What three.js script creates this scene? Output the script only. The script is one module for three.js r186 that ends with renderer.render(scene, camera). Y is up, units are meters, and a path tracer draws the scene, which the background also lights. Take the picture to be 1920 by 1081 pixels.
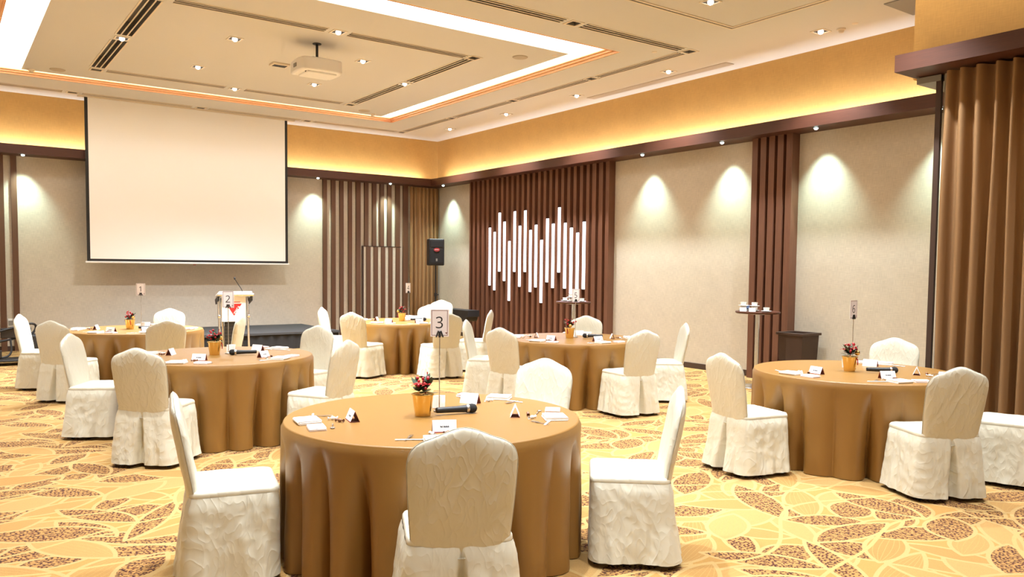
import * as THREE from 'three';
import { RoundedBoxGeometry } from 'three/addons/geometries/RoundedBoxGeometry.js';
import { mergeGeometries, mergeVertices } from 'three/addons/utils/BufferGeometryUtils.js';
import { ImprovedNoise } from 'three/addons/math/ImprovedNoise.js';
import { RectAreaLightUniformsLib } from 'three/addons/lights/RectAreaLightUniformsLib.js';

RectAreaLightUniformsLib.init();
const scene = new THREE.Scene();
scene.background = new THREE.Color(0x000000);
const renderer = new THREE.WebGLRenderer({ antialias: true });
renderer.toneMapping = THREE.LinearToneMapping;
renderer.toneMappingExposure = 1.25;
renderer.shadowMap.enabled = true;

// ---------- camera: eye height 1.6 m, slightly shifted lens ----------
const FOCAL = 1496.93, CY = 587.5;
const camera = new THREE.PerspectiveCamera(2 * Math.atan(540.5 / FOCAL) * 180 / Math.PI, 1920 / 1081, 0.05, 60);
{
  const yaw = 0.6221, pitch = -0.0559, roll = 0.0103;
  const f = new THREE.Vector3(Math.sin(yaw) * Math.cos(pitch), Math.sin(pitch), -Math.cos(yaw) * Math.cos(pitch));
  const r = new THREE.Vector3(Math.cos(yaw), 0, Math.sin(yaw));
  const u = new THREE.Vector3().crossVectors(r, f);
  const c = Math.cos(roll), s = Math.sin(roll);
  const rr = r.clone().multiplyScalar(c).addScaledVector(u, s), uu = u.clone().multiplyScalar(c).addScaledVector(r, -s);
  camera.position.set(-10.0422, 1.6, 17.2168);
  camera.quaternion.setFromRotationMatrix(new THREE.Matrix4().makeBasis(rr, uu, f.clone().negate()));
  camera.setViewOffset(1920, 1081, 0, 540.5 - CY, 1920, 1081);
  scene.add(camera);
}

// ---------- light levels ----------
const LV = { cove: 5.0, coveNear: 2.8, ledge: 100, ledgeBack: 92, washer: 13, down: 53, bar: 2.2 };
const WARM = 0xf8faff, NEUTRAL = 0xf4faff, COOL = 0xd8fff2;

// ---------- helpers ----------
const HC = 4.7;                       // ceiling height
function rng(seed) { let s = seed >>> 0; return () => { s = (s + 0x6D2B79F5) >>> 0; let t = s; t = Math.imul(t ^ (t >>> 15), t | 1); t ^= t + Math.imul(t ^ (t >>> 7), t | 61); return ((t ^ (t >>> 14)) >>> 0) / 4294967296; }; }
const noise = new ImprovedNoise();
const N3 = (x, y, z) => noise.noise(x, y, z);
const taken = {};
function numbered(n) { if (!(n in taken)) { taken[n] = 0; return n; } taken[n]++; return n + '_' + String(taken[n]).padStart(3, '0'); }
function mesh(name, geo, mat, parent) {
  const g = Array.isArray(geo) ? mergeAll(geo) : geo;
  const m = new THREE.Mesh(g, mat); m.name = name; m.castShadow = true; m.receiveShadow = true;
  if (parent) parent.add(m); return m;
}
function mergeAll(list) {
  const l = list.map(g => { const q = g.index ? g.toNonIndexed() : g; for (const k of Object.keys(q.attributes)) if (!['position', 'normal', 'uv'].includes(k)) q.deleteAttribute(k); return q; });
  return mergeGeometries(l, false);
}
function tag(o, label, category, group, kind) {
  if (label) o.userData.label = label; if (category) o.userData.category = category; if (group) o.userData.group = group; if (kind) o.userData.kind = kind; return o;
}
function thing(name, label, category, pos = [0, 0, 0], turn = 0, group) {
  const o = new THREE.Group(); o.name = numbered(name); o.position.set(...pos); o.rotation.y = turn; scene.add(o); return tag(o, label, category, group);
}
function single(name, geo, mat, label, category, pos = [0, 0, 0], turn = 0, group) {
  const o = mesh(numbered(name), geo, mat, scene); o.position.set(...pos); o.rotation.y = turn; return tag(o, label, category, group);
}
function struct(name, label) { const o = new THREE.Group(); o.name = numbered(name); scene.add(o); o.userData.kind = 'structure'; if (label) o.userData.label = label; return o; }
function structMesh(name, geo, mat, label) { const o = mesh(numbered(name), geo, mat, scene); o.userData.kind = 'structure'; if (label) o.userData.label = label; return o; }
function dup(root, label, pos, turn) { const r = root.clone(); r.name = numbered(root.name.replace(/_\d{3}$/, '')); scene.add(r); r.userData = { ...root.userData }; if (label) r.userData.label = label; r.position.set(...pos); r.rotation.y = turn; return r; }
// box given by min / max, uv in metres
function bb(x0, x1, y0, y1, z0, z1) {
  const g = new THREE.BoxGeometry(x1 - x0, y1 - y0, z1 - z0); g.translate((x0 + x1) / 2, (y0 + y1) / 2, (z0 + z1) / 2); return uvm(g);
}
function rb(w, h, d, x = 0, y = 0, z = 0, r = 0.005, s = 2) { const g = new RoundedBoxGeometry(w, h, d, s, Math.min(r, w / 2.01, h / 2.01, d / 2.01)); g.translate(x, y, z); return g; }
function uvm(g) {                      // box-projected uv in metres
  const p = g.attributes.position, n = g.attributes.normal, uv = new Float32Array(p.count * 2);
  for (let i = 0; i < p.count; i++) {
    const ax = Math.abs(n.getX(i)), ay = Math.abs(n.getY(i)), az = Math.abs(n.getZ(i));
    if (ay >= ax && ay >= az) { uv[2 * i] = p.getX(i); uv[2 * i + 1] = p.getZ(i); }
    else if (ax >= az) { uv[2 * i] = p.getZ(i); uv[2 * i + 1] = p.getY(i); }
    else { uv[2 * i] = p.getX(i); uv[2 * i + 1] = p.getY(i); }
  }
  g.setAttribute('uv', new THREE.BufferAttribute(uv, 2)); return g;
}
function cyl(r0, r1, h, x, y, z, seg = 20) { const g = new THREE.CylinderGeometry(r0, r1, h, seg); g.translate(x, y, z); return g; }
function tube(pts, r, seg = 24, rad = 8, closed = false) { return new THREE.TubeGeometry(new THREE.CatmullRomCurve3(pts.map(p => new THREE.Vector3(...p)), closed), seg, r, rad, closed); }
function bar(a, b, r, rad = 10) { // straight round bar
  const A = new THREE.Vector3(...a), B = new THREE.Vector3(...b), d = B.clone().sub(A), g = new THREE.CylinderGeometry(r, r, d.length(), rad);
  g.applyQuaternion(new THREE.Quaternion().setFromUnitVectors(new THREE.Vector3(0, 1, 0), d.normalize())); g.translate((A.x + B.x) / 2, (A.y + B.y) / 2, (A.z + B.z) / 2); return g;
}
const rot = (g, ax, a) => { g['rotate' + ax](a); return g; };
const mv = (g, x, y, z) => { g.translate(x, y, z); return g; };
function lathe(pts, seg = 32) { return new THREE.LatheGeometry(pts.map(p => new THREE.Vector2(p[0], p[1])), seg); }

// ---------- textures ----------
function dataTex(n, fn, srgb) {
  const d = new Uint8Array(n * n * 4);
  for (let j = 0; j < n; j++) for (let i = 0; i < n; i++) { const c = fn(i / n, j / n); const k = 4 * (j * n + i); d[k] = c[0]; d[k + 1] = c[1]; d[k + 2] = c[2]; d[k + 3] = 255; }
  const t = new THREE.DataTexture(d, n, n); t.wrapS = t.wrapT = THREE.RepeatWrapping; t.magFilter = THREE.LinearFilter; t.minFilter = THREE.LinearMipmapLinearFilter; t.generateMipmaps = true;
  if (srgb) t.colorSpace = THREE.SRGBColorSpace; t.needsUpdate = true; return t;
}
function canvasTex(w, h, draw, srgb = true) {
  const c = document.createElement('canvas'); c.width = w; c.height = h; draw(c.getContext('2d'), w, h);
  const t = new THREE.CanvasTexture(c); t.magFilter = THREE.LinearFilter; if (srgb) t.colorSpace = THREE.SRGBColorSpace; return t;
}
// periodic noise: blends four shifted samples of the field
function pn(u, v, f, z = 0) {
  const a = N3(u * f, v * f, z), b = N3((u - 1) * f, v * f, z), c = N3(u * f, (v - 1) * f, z), d = N3((u - 1) * f, (v - 1) * f, z);
  return (a * (1 - u) + b * u) * (1 - v) + (c * (1 - u) + d * u) * v;
}
const grey = v => { const q = Math.max(0, Math.min(255, v)); return [q, q, q]; };
const rep = (t, x, y) => { const c = t.clone(); c.repeat.set(x, y); c.needsUpdate = true; return c; };

// carpet: overlapping leaf shapes with cream outlines, some filled with leopard spots
const carpetTile = 2.9;
const carpetTex = canvasTex(2048, 2048, (x, W) => {
  const R = rng(77), ppm = W / carpetTile;
  x.fillStyle = '#d9a85a'; x.fillRect(0, 0, W, W);
  const leaves = [];
  const nx = 10, ny = 11;
  for (let j = 0; j < ny; j++) for (let i = 0; i < nx; i++) {
    leaves.push({ x: (i + 0.5 * (j % 2) + 0.5 * (R() - 0.5)) / nx * W, y: (j + 0.5 * (R() - 0.5)) / ny * W, l: (0.22 + 0.2 * R()) * ppm, w: (0.085 + 0.06 * R()) * ppm, a: (R() < 0.6 ? 0.45 : 2.1) + 1.3 * (R() - 0.5), b: (R() - 0.5) * 0.5, spot: R() < 0.52, tone: R(), o: R(), s: (R() * 1e6) | 0 });
  }
  leaves.sort((a, b) => a.o - b.o);
  const path = (c, L) => { c.beginPath(); c.moveTo(-L.l, 0); c.bezierCurveTo(-L.l * 0.45, -L.w * (1.35 + L.b), L.l * 0.35, -L.w * (1.35 - L.b), L.l, L.w * L.b); c.bezierCurveTo(L.l * 0.4, L.w * (1.35 + L.b), -L.l * 0.4, L.w * (1.35 - L.b), -L.l, 0); c.closePath(); };
  for (const L of leaves) for (let oy = -1; oy <= 1; oy++) for (let ox = -1; ox <= 1; ox++) {
    const cx = L.x + ox * W, cy = L.y + oy * W;
    if (cx < -L.l - 40 || cx > W + L.l + 40 || cy < -L.l - 40 || cy > W + L.l + 40) continue;
    const Q = rng(L.s);
    x.save(); x.translate(cx, cy); x.rotate(L.a); path(x, L);
    x.fillStyle = L.spot ? '#d0a05a' : ['#d8aa63', '#d2a35b', '#dcb06a', '#cf9e56'][(L.tone * 4) | 0]; x.fill();
    x.save(); path(x, L); x.clip();
    if (L.spot) {
      const st = 0.027 * ppm; let row = 0;
      for (let yy = -L.w * 1.1; yy < L.w * 1.1; yy += st * 0.8, row++) for (let xx = -L.l + (row % 2) * st * 0.6; xx < L.l; xx += st * 1.15) {
        const px = xx + (Q() - 0.5) * st * 0.5, py = yy + (Q() - 0.5) * st * 0.45, a = (Q() - 0.5) * 2.4, r = st * (0.28 + 0.2 * Q());
        x.strokeStyle = ['#5c2a18', '#69301b', '#4f2415', '#62301e'][(Q() * 4) | 0]; x.lineWidth = st * (0.27 + 0.16 * Q()); x.lineCap = 'round';
        x.beginPath(); x.arc(px, py, r, a, a + 1.3 + Q() * 1.5); x.stroke();
      }
    } else {
      x.strokeStyle = '#dfb267'; x.lineWidth = 0.004 * ppm;
      for (let k = -3; k <= 3; k++) { x.beginPath(); x.moveTo(-L.l, 0); x.bezierCurveTo(-L.l * 0.4, L.w * k * 0.4, L.l * 0.4, L.w * k * 0.4, L.l, L.w * L.b); x.stroke(); }
    }
    x.restore();
    path(x, L); x.strokeStyle = '#e6c27e'; x.lineWidth = 0.025 * ppm; x.lineJoin = 'round'; x.stroke();
    x.restore();
  }
  // sweeping stems that tie the leaves together
  x.strokeStyle = '#e9c47c'; x.lineWidth = 0.024 * ppm;
  for (let k = 0; k < 5; k++) { const y0 = (k + 0.5) / 5 * W; for (let o = -1; o <= 1; o++) { x.beginPath(); for (let i = 0; i <= 64; i++) { const u = i / 64, yy = y0 + o * W + Math.sin(u * Math.PI * 2 + k * 1.7) * 0.07 * W + Math.sin(u * Math.PI * 4 + k) * 0.025 * W; i ? x.lineTo(u * W, yy) : x.moveTo(0, yy); } x.stroke(); } }
  const im = x.getImageData(0, 0, W, W), d = im.data, Q = rng(5);
  for (let i = 0; i < d.length; i += 4) { const k = 0.93 + 0.14 * Q(); d[i] *= k; d[i + 1] *= k; d[i + 2] *= k; }
  x.putImageData(im, 0, 0);
});
carpetTex.wrapS = carpetTex.wrapT = THREE.RepeatWrapping; carpetTex.repeat.set(1 / carpetTile, 1 / carpetTile);
const pileBump = dataTex(256, () => [0, 0, 0]);
{ const Q = rng(9), d = pileBump.image.data; for (let i = 0; i < d.length; i += 4) { const v = 255 * Q(); d[i] = d[i + 1] = d[i + 2] = v; } pileBump.needsUpdate = true; }

const woodTex = dataTex(512, (u, v) => { const g = pn(u, v, 3, 2.2) * 0.5 + N3(u * 6, v * 90, 4) * 0.25 + N3(u * 14, v * 260, 9) * 0.2; const k = 1 + 0.35 * g; return [78 * k, 43 * k, 29 * k]; }, true);
const woodV = dataTex(512, (u, v) => { const g = pn(u, v, 3, 7.2) * 0.4 + N3(u * 90, v * 5, 4) * 0.25 + N3(u * 240, v * 12, 9) * 0.2; const k = 1 + 0.3 * g; return [108 * k, 70 * k, 51 * k]; }, true);
const weaveBump = dataTex(256, (u, v) => grey(128 + 60 * Math.sin(u * 2 * Math.PI * 64) * (0.6 + 0.4 * pn(u, v, 24, 1)) + 60 * Math.sin(v * 2 * Math.PI * 64) * (0.6 + 0.4 * pn(u, v, 24, 3))));
const wallTone = dataTex(512, (u, v) => { const k = 1 + 0.035 * pn(u, v, 6, 1) + 0.05 * N3(u * 200, v * 16, 3) + 0.05 * N3(u * 16, v * 200, 8); return [198 * k, 188 * k, 172 * k]; }, true);
const goldTone = dataTex(512, (u, v) => { const k = 1 + 0.04 * pn(u, v, 5, 5) + 0.04 * N3(u * 180, v * 14, 3) + 0.04 * N3(u * 14, v * 180, 8); return [190 * k, 147 * k, 80 * k]; }, true);
const creaseBump = dataTex(768, (u, v) => {
  const wu = u + 0.05 * pn(u, v, 5, 3), wv = v + 0.05 * pn(u, v, 5, 6); let h = 0;
  for (const [f, a, z, p] of [[5, 0.5, 1, 4], [11, 0.3, 4, 5]]) h += a * Math.pow(Math.max(0, 1 - Math.abs(pn(wu, wv * 0.999, f, z)) * 2.2), p);
  return grey(40 + 190 * h);
});

// ---------- materials ----------
const std = (o) => new THREE.MeshStandardMaterial(o);
const M = {};
M.carpet = std({ map: carpetTex, color: new THREE.Color().setRGB(0.53, 0.51, 0.50), roughness: 1, bumpMap: rep(pileBump, 2.2, 2.2), bumpScale: 0.002 });
M.ceiling = std({ color: new THREE.Color().setRGB(0.62, 0.595, 0.54), roughness: 0.9 });
M.ceilTrim = std({ color: new THREE.Color().setRGB(0.72, 0.63, 0.5), roughness: 0.7 });
M.step = std({ color: new THREE.Color().setRGB(0.80, 0.50, 0.28), roughness: 0.55 });
M.stepEdge = std({ color: new THREE.Color().setRGB(0.62, 0.2, 0.06), roughness: 0.35, metalness: 0.4 });
M.wall = std({ map: rep(wallTone, 0.7, 0.7), roughness: 0.85, bumpMap: rep(weaveBump, 5, 5), bumpScale: 0.0006 });
M.gold = std({ map: rep(goldTone, 0.7, 0.7), roughness: 0.8 });
M.wood = std({ map: rep(woodTex, 0.5, 1.2), roughness: 0.5 });
M.woodSlat = std({ map: rep(woodV, 1.0, 0.4), roughness: 0.55 });
M.woodSlat2 = std({ map: rep(woodV, 1.3, 0.5), roughness: 0.55, color: 0xe2e8dc });
M.black = std({ color: new THREE.Color().setRGB(0.012, 0.012, 0.013), roughness: 0.5 });
M.blackCloth = std({ color: new THREE.Color().setRGB(0.016, 0.015, 0.015), roughness: 0.95 });
M.stageTop = std({ color: new THREE.Color().setRGB(0.035, 0.035, 0.037), roughness: 0.75 });
M.darkMetal = std({ color: new THREE.Color().setRGB(0.05, 0.045, 0.042), roughness: 0.4, metalness: 0.7 });
M.chrome = std({ color: new THREE.Color().setRGB(0.72, 0.72, 0.74), roughness: 0.22, metalness: 1 });
M.steel = std({ color: new THREE.Color().setRGB(0.62, 0.6, 0.58), roughness: 0.25, metalness: 1 });
M.brass = std({ color: new THREE.Color().setRGB(0.83, 0.58, 0.2), roughness: 0.25, metalness: 1 });
M.white = std({ color: new THREE.Color().setRGB(0.82, 0.81, 0.79), roughness: 0.5 });
M.paper = std({ color: new THREE.Color().setRGB(0.86, 0.85, 0.83), roughness: 0.8 });
M.pad = std({ color: new THREE.Color().setRGB(0.86, 0.78, 0.78), roughness: 0.6 });
M.padMark = std({ color: new THREE.Color().setRGB(0.62, 0.25, 0.28), roughness: 0.7 });
M.linen = std({ color: new THREE.Color().setRGB(0.88, 0.87, 0.85), roughness: 0.85, bumpMap: rep(weaveBump, 8, 8), bumpScale: 0.0004 });
M.china = std({ color: new THREE.Color().setRGB(0.85, 0.84, 0.81), roughness: 0.15 });
M.screen = std({ color: new THREE.Color().setRGB(0.93, 0.925, 0.91), roughness: 0.95 });
M.satin = new THREE.MeshPhysicalMaterial({ color: new THREE.Color().setRGB(0.25, 0.124, 0.027), roughness: 0.4, sheen: 0.08, sheenRoughness: 0.4, sheenColor: new THREE.Color().setRGB(0.75, 0.5, 0.22), bumpMap: rep(weaveBump, 6, 6), bumpScale: 0.0003, side: THREE.DoubleSide });
M.cover = new THREE.MeshPhysicalMaterial({ color: new THREE.Color().setRGB(0.66, 0.64, 0.53), roughness: 0.36, sheen: 0.1, sheenRoughness: 0.35, sheenColor: new THREE.Color().setRGB(0.9, 0.86, 0.76), bumpMap: rep(creaseBump, 2.8, 1.3), bumpScale: 0.005, side: THREE.DoubleSide });
M.curtain = std({ color: new THREE.Color().setRGB(0.29, 0.16, 0.065), roughness: 0.75, bumpMap: rep(weaveBump, 6, 6), bumpScale: 0.0006, side: THREE.DoubleSide });
M.leaf = std({ color: new THREE.Color().setRGB(0.03, 0.055, 0.028), roughness: 0.6, side: THREE.DoubleSide });
M.red = std({ color: new THREE.Color().setRGB(0.55, 0.02, 0.02), roughness: 0.45, side: THREE.DoubleSide });
M.berry = std({ color: new THREE.Color().setRGB(0.35, 0.012, 0.02), roughness: 0.25 });
M.candy = std({ color: new THREE.Color().setRGB(0.22, 0.10, 0.05), roughness: 0.4 });
M.tentInside = std({ color: new THREE.Color().setRGB(0.35, 0.13, 0.09), roughness: 0.8 });
M.bin = std({ color: new THREE.Color().setRGB(0.055, 0.028, 0.018), roughness: 0.6 });
M.tableWood = std({ map: rep(woodTex, 2, 2), roughness: 0.4, color: 0xffe0c8 });
M.grey = std({ color: new THREE.Color().setRGB(0.25, 0.24, 0.22), roughness: 0.6 });
M.speakerGrille = std({ color: new THREE.Color().setRGB(0.48, 0.41, 0.31), roughness: 0.7, bumpMap: rep(weaveBump, 12, 12), bumpScale: 0.002 });
M.duct = std({ color: new THREE.Color().setRGB(0.2, 0.19, 0.18), roughness: 0.6 });
const glow = (hex, k) => std({ color: 0x111111, emissive: new THREE.Color(hex), emissiveIntensity: k, roughness: 0.6 });
M.glowCove = glow(0xfff0d8, 3.0); M.glowLamp = glow(0xfff6ea, 12); M.glowBar = glow(0xfaf3ff, 3.2); M.glowLedge = glow(WARM, 4); M.glowWash = glow(0xe8fff8, 10);

// ---------- lights ----------
function areaDown(x, y, z, w, h, I, hex) { const l = new THREE.RectAreaLight(hex, I, w, h); l.position.set(x, y, z); l.rotation.x = -Math.PI / 2; scene.add(l); return l; }
function areaTo(x, y, z, tx, ty, tz, w, h, I, hex) { const l = new THREE.RectAreaLight(hex, I, w, h); l.position.set(x, y, z); l.lookAt(tx, ty, tz); scene.add(l); return l; }
function spot(x, y, z, tx, ty, tz, I, ang, pen, hex, rad = 2) { const l = new THREE.SpotLight(hex, I, 0, ang, pen, 2); l.position.set(x, y, z); l.target.position.set(tx, ty, tz); l.castShadow = true; l.shadow.radius = rad; l.shadow.mapSize.set(512, 512); scene.add(l); scene.add(l.target); return l; }

// ================= STRUCTURE =================
const XL = -11.6, ZF = 20;              // left wall, wall behind the camera
structMesh('floor', bb(XL - 0.2, 0.2, -0.15, 0, -0.2, ZF + 0.2), M.carpet, 'tan carpet with cream outlined leaves and brown spotted leaves');

// openings for the linear air vents and the small square spot recesses: [x0, x1, z0, z1, label, group]
const ORD = ['first', 'second', 'third', 'fourth', 'fifth', 'sixth', 'seventh', 'eighth'];
const SLOTS = [], HOLES = [];
{
  const gi = 'air slots of the ceiling island', go = 'outer air slots', a = (...v) => SLOTS.push(v), h = (...v) => HOLES.push(v);
  a(-8.05, -7.82, 3.0, 4.88, 'long cream air slot on the ceiling island, left side, screen half', gi); a(-8.05, -7.82, 5.2, 7.0, 'long cream air slot on the ceiling island, left side, near half', gi);
  a(-3.68, -3.48, 3.0, 4.9, 'dark air slot on the ceiling island, right side, screen half', gi); a(-3.68, -3.48, 5.2, 7.0, 'dark air slot on the ceiling island, right side, near half', gi);
  a(-7.78, -5.92, 2.75, 2.95, 'thin air slot on the ceiling island above the screen, left half', gi); a(-5.58, -3.76, 2.75, 2.95, 'thin air slot on the ceiling island above the screen, right half', gi);
  a(-7.72, -5.84, 7.02, 7.22, 'air slot on the near side of the ceiling island, left half', gi); a(-5.52, -3.68, 7.02, 7.22, 'air slot on the near side of the ceiling island, right half', gi);
  [[0.84, 2.74], [3.0, 4.93], [5.17, 7.1], [7.38, 9.17]].forEach(([p, q], i) => a(-1.44, -1.26, p, q, `air slot parallel to the right wall, ${ORD[i]} from the far corner`, go));
  [[-9.9, -8.17], [-7.85, -5.95], [-5.62, -3.75], [-3.44, -1.5]].forEach(([p, q], i) => a(p, q, 0.59, 0.77, `air slot parallel to the screen wall, ${ORD[i]} from the left`, go));
  [[-5.35, -3.62], [-3.3, -1.48]].forEach(([p, q], i) => a(p, q, 9.21, 9.41, `air slot at the top of the picture, ${['left', 'right'][i]} one of two`, go));
  for (const [x, z, n] of [[-7.93, 2.83, 'far left'], [-3.58, 2.83, 'far right'], [-7.93, 7.13, 'near left'], [-3.56, 7.14, 'near right']]) h(x, z, `small dark square recess at the ${n} corner of the island air slots`, 'slot corner recesses');
  [[2.87, 'first'], [5.05, 'second'], [7.24, 'third']].forEach(([z, n]) => h(-1.35, z, `dark square recess between right-wall air slots, ${n} from the far corner`, 'outer slot recesses'));
  [[-8.01, 'first'], [-5.78, 'second'], [-3.6, 'third']].forEach(([x, n]) => h(x, 0.68, `dark square recess above the screen wall, ${n} from the left`, 'outer slot recesses'));
  h(-1.35, 0.68, 'dark square recess at the far corner of the outer air slots', 'outer slot recesses'); h(-1.33, 9.31, 'dark square recess at the near right corner of the outer air slots', 'outer slot recesses'); h(-3.46, 9.31, 'dark square recess between the two air slots at the top', 'outer slot recesses');
}
const CUTS = [...SLOTS.map(v => v.slice(0, 4)), ...HOLES.map(([x, z]) => [x - 0.075, x + 0.075, z - 0.075, z + 0.075])];

// ceiling with the rectangular opening of the light trough
const OP = { x0: -9.42, x1: -2.06, z0: 1.60, z1: 8.69 }, IS = { x0: -8.90, x1: -2.58, z0: 2.12, z1: 8.16 };
function flatShape(x0, x1, z0, z1, holes, y0, y1) {
  const s = new THREE.Shape([[x0, -z0], [x1, -z0], [x1, -z1], [x0, -z1]].map(p => new THREE.Vector2(...p)));
  for (const h of holes) s.holes.push(new THREE.Path([[h[0], -h[2]], [h[0], -h[3]], [h[1], -h[3]], [h[1], -h[2]]].map(p => new THREE.Vector2(...p))));
  const g = new THREE.ExtrudeGeometry(s, { depth: y1 - y0, bevelEnabled: false }); g.rotateX(-Math.PI / 2); g.translate(0, y0, 0); return g;
}
const onIsland = c => c[0] > IS.x0 && c[1] < IS.x1 && c[2] > IS.z0 && c[3] < IS.z1;
const BAY = 10.35;                      // the second bay repeats the trough over the camera
structMesh('ceiling', flatShape(XL - 0.2, 0.2, -0.2, ZF + 0.2, [[OP.x0, OP.x1, OP.z0, OP.z1], [OP.x0, OP.x1, OP.z0 + BAY, OP.z1 + BAY], ...CUTS.filter(c => !onIsland(c))], HC, HC + 0.05), M.ceiling, 'cream painted ceiling around the raised light trough');
function trough(OP, IS, where, I, trim) {
structMesh('ceiling_island', flatShape(IS.x0, IS.x1, IS.z0, IS.z1, where ? [] : CUTS.filter(onIsland), HC, HC + 0.05), M.ceiling, 'cream ceiling panel framed by the glowing trough' + where);
{ // recess over the opening: white box, wider than the opening
  const t = 0.05, yb = HC + 0.05, yt = HC + 0.27, e = 0.45, x0 = OP.x0 - e, x1 = OP.x1 + e, z0 = OP.z0 - e, z1 = OP.z1 + e;
  const o = struct('ceiling_recess', 'white recess above the ceiling trough' + where);
  mesh('recess_top', bb(x0 - t, x1 + t, yt, yt + t, z0 - t, z1 + t), M.white, o);
  mesh('recess_side', bb(x0 - t, x0, yb, yt, z0, z1), M.white, o); mesh('recess_side', bb(x1, x1 + t, yb, yt, z0, z1), M.white, o); mesh('recess_side', bb(x0, x1, yb, yt, z0 - t, z0), M.white, o); mesh('recess_side', bb(x0, x1, yb, yt, z1, z1 + t), M.white, o);
  // stepped copper-edged cornice inside the opening
  const cor = struct(trim, 'stepped peach cornice with copper edges lining the ceiling trough' + where);
  for (let k = 0; k < 3; k++) {
    const a = 0.036 * k, y0 = HC + 0.004 + 0.03 * k, y1 = y0 + 0.03, w = 0.036;
    const ring = (i, o, ya, yb2) => [bb(OP.x0 + i, OP.x0 + o, ya, yb2, OP.z0 + i, OP.z1 - i), bb(OP.x1 - o, OP.x1 - i, ya, yb2, OP.z0 + i, OP.z1 - i), bb(OP.x0 + o, OP.x1 - o, ya, yb2, OP.z0 + i, OP.z0 + o), bb(OP.x0 + o, OP.x1 - o, ya, yb2, OP.z1 - o, OP.z1 - i)];
    for (const g of ring(a, a + w, y0, y1)) mesh('cornice_step', g, M.step, cor);
    for (const g of ring(a + w, a + w + 0.004, y0 - 0.004, y0 + 0.007)) mesh('copper_edge', g, M.stepEdge, cor);
  }
}
{ // glowing ceiling of the trough, with the lamps over the open gap
  const y = HC + 0.25, e = 0.42, n = 1.5, ox0 = OP.x0 - e, ox1 = OP.x1 + e, oz0 = OP.z0 - e, oz1 = OP.z1 + e, ix0 = OP.x0 + n, ix1 = OP.x1 - n, iz0 = OP.z0 + n, iz1 = OP.z1 - n;
  const strips = [['glowing trough along the screen side of the ceiling island', ox0, ox1, oz0, iz0, OP.x0 + 0.12, OP.x1 - 0.12, OP.z0 + 0.12, IS.z0], ['glowing trough along the near side of the ceiling island', ox0, ox1, iz1, oz1, OP.x0 + 0.12, OP.x1 - 0.12, IS.z1, OP.z1 - 0.12], ['glowing trough along the left side of the ceiling island', ox0, ix0, iz0, iz1, OP.x0 + 0.12, IS.x0, IS.z0, IS.z1], ['glowing trough along the right side of the ceiling island', ix1, ox1, iz0, iz1, IS.x1, OP.x1 - 0.12, IS.z0, IS.z1]];
  for (const [lab, x0, x1, z0, z1, a0, a1, b0, b1] of strips) {
    single('trough_light', bb(x0, x1, y, y + 0.018, z0, z1), M.glowCove, lab + where, 'light panel', [0, 0, 0], 0, 'ceiling trough lights');
    areaDown((a0 + a1) / 2, y - 0.01, (b0 + b1) / 2, a1 - a0, b1 - b0, I, 0xf6fbff);
  }
}
}
trough(OP, IS, '', LV.cove, 'trim_1');
trough({ x0: OP.x0, x1: OP.x1, z0: OP.z0 + BAY, z1: OP.z1 + BAY }, { x0: IS.x0, x1: IS.x1, z0: IS.z0 + BAY, z1: IS.z1 + BAY }, ' above the camera', LV.coveNear, 'trim_11');

// walls: lower fabric part, gold band above the ledge, skirting
const RT = 3.725, RB = 3.561, RP = 0.42;
const BULK = { x: -1.95, z: 12.95 };
{
  const w = struct('wall_back', 'far wall: grey beige fabric below, gold paint above the ledge');
  mesh('lower_wall', bb(XL - 0.2, 0.2, 0, RB + 0.05, -0.2, 0), M.wall, w); mesh('upper_band', bb(XL - 0.2, 0.2, RB + 0.05, HC, -0.2, 0), M.gold, w);
  const r = struct('wall_right', 'right wall: pale fabric below, gold paint above the ledge');
  mesh('lower_wall', bb(0, 0.2, 0, RB + 0.05, 0, BULK.z), M.wall, r); mesh('upper_band', bb(0, 0.2, RB + 0.05, HC, 0, BULK.z), M.gold, r);
  const b = struct('wall_bulkhead', 'projecting gold bulkhead above the tall brown curtain');
  mesh('lower_wall', bb(BULK.x, 0.2, 0, RB, BULK.z + 0.25, ZF), M.wall, b); mesh('upper_band', bb(BULK.x, 0.2, RB, HC, BULK.z - 0.07, ZF), M.gold, b);
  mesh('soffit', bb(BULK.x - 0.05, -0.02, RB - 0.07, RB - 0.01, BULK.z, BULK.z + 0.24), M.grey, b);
  const l = struct('wall_left'); mesh('lower_wall', bb(XL - 0.2, XL, 0, RB, 0, ZF), M.wall, l); mesh('upper_band', bb(XL - 0.2, XL, RB, HC, 0, ZF), M.gold, l);
  structMesh('wall_front', bb(XL - 0.2, 0.2, 0, HC, ZF, ZF + 0.2), M.wall);
  structMesh('baseboard_right', bb(-0.018, 0, 0, 0.09, 0, BULK.z + 0.25), M.bin, 'thin dark skirting along the right wall');
  structMesh('baseboard_back', bb(XL, -3.0, 0, 0.09, 0, 0.018), M.bin, 'thin dark skirting along the far wall');
}
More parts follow.
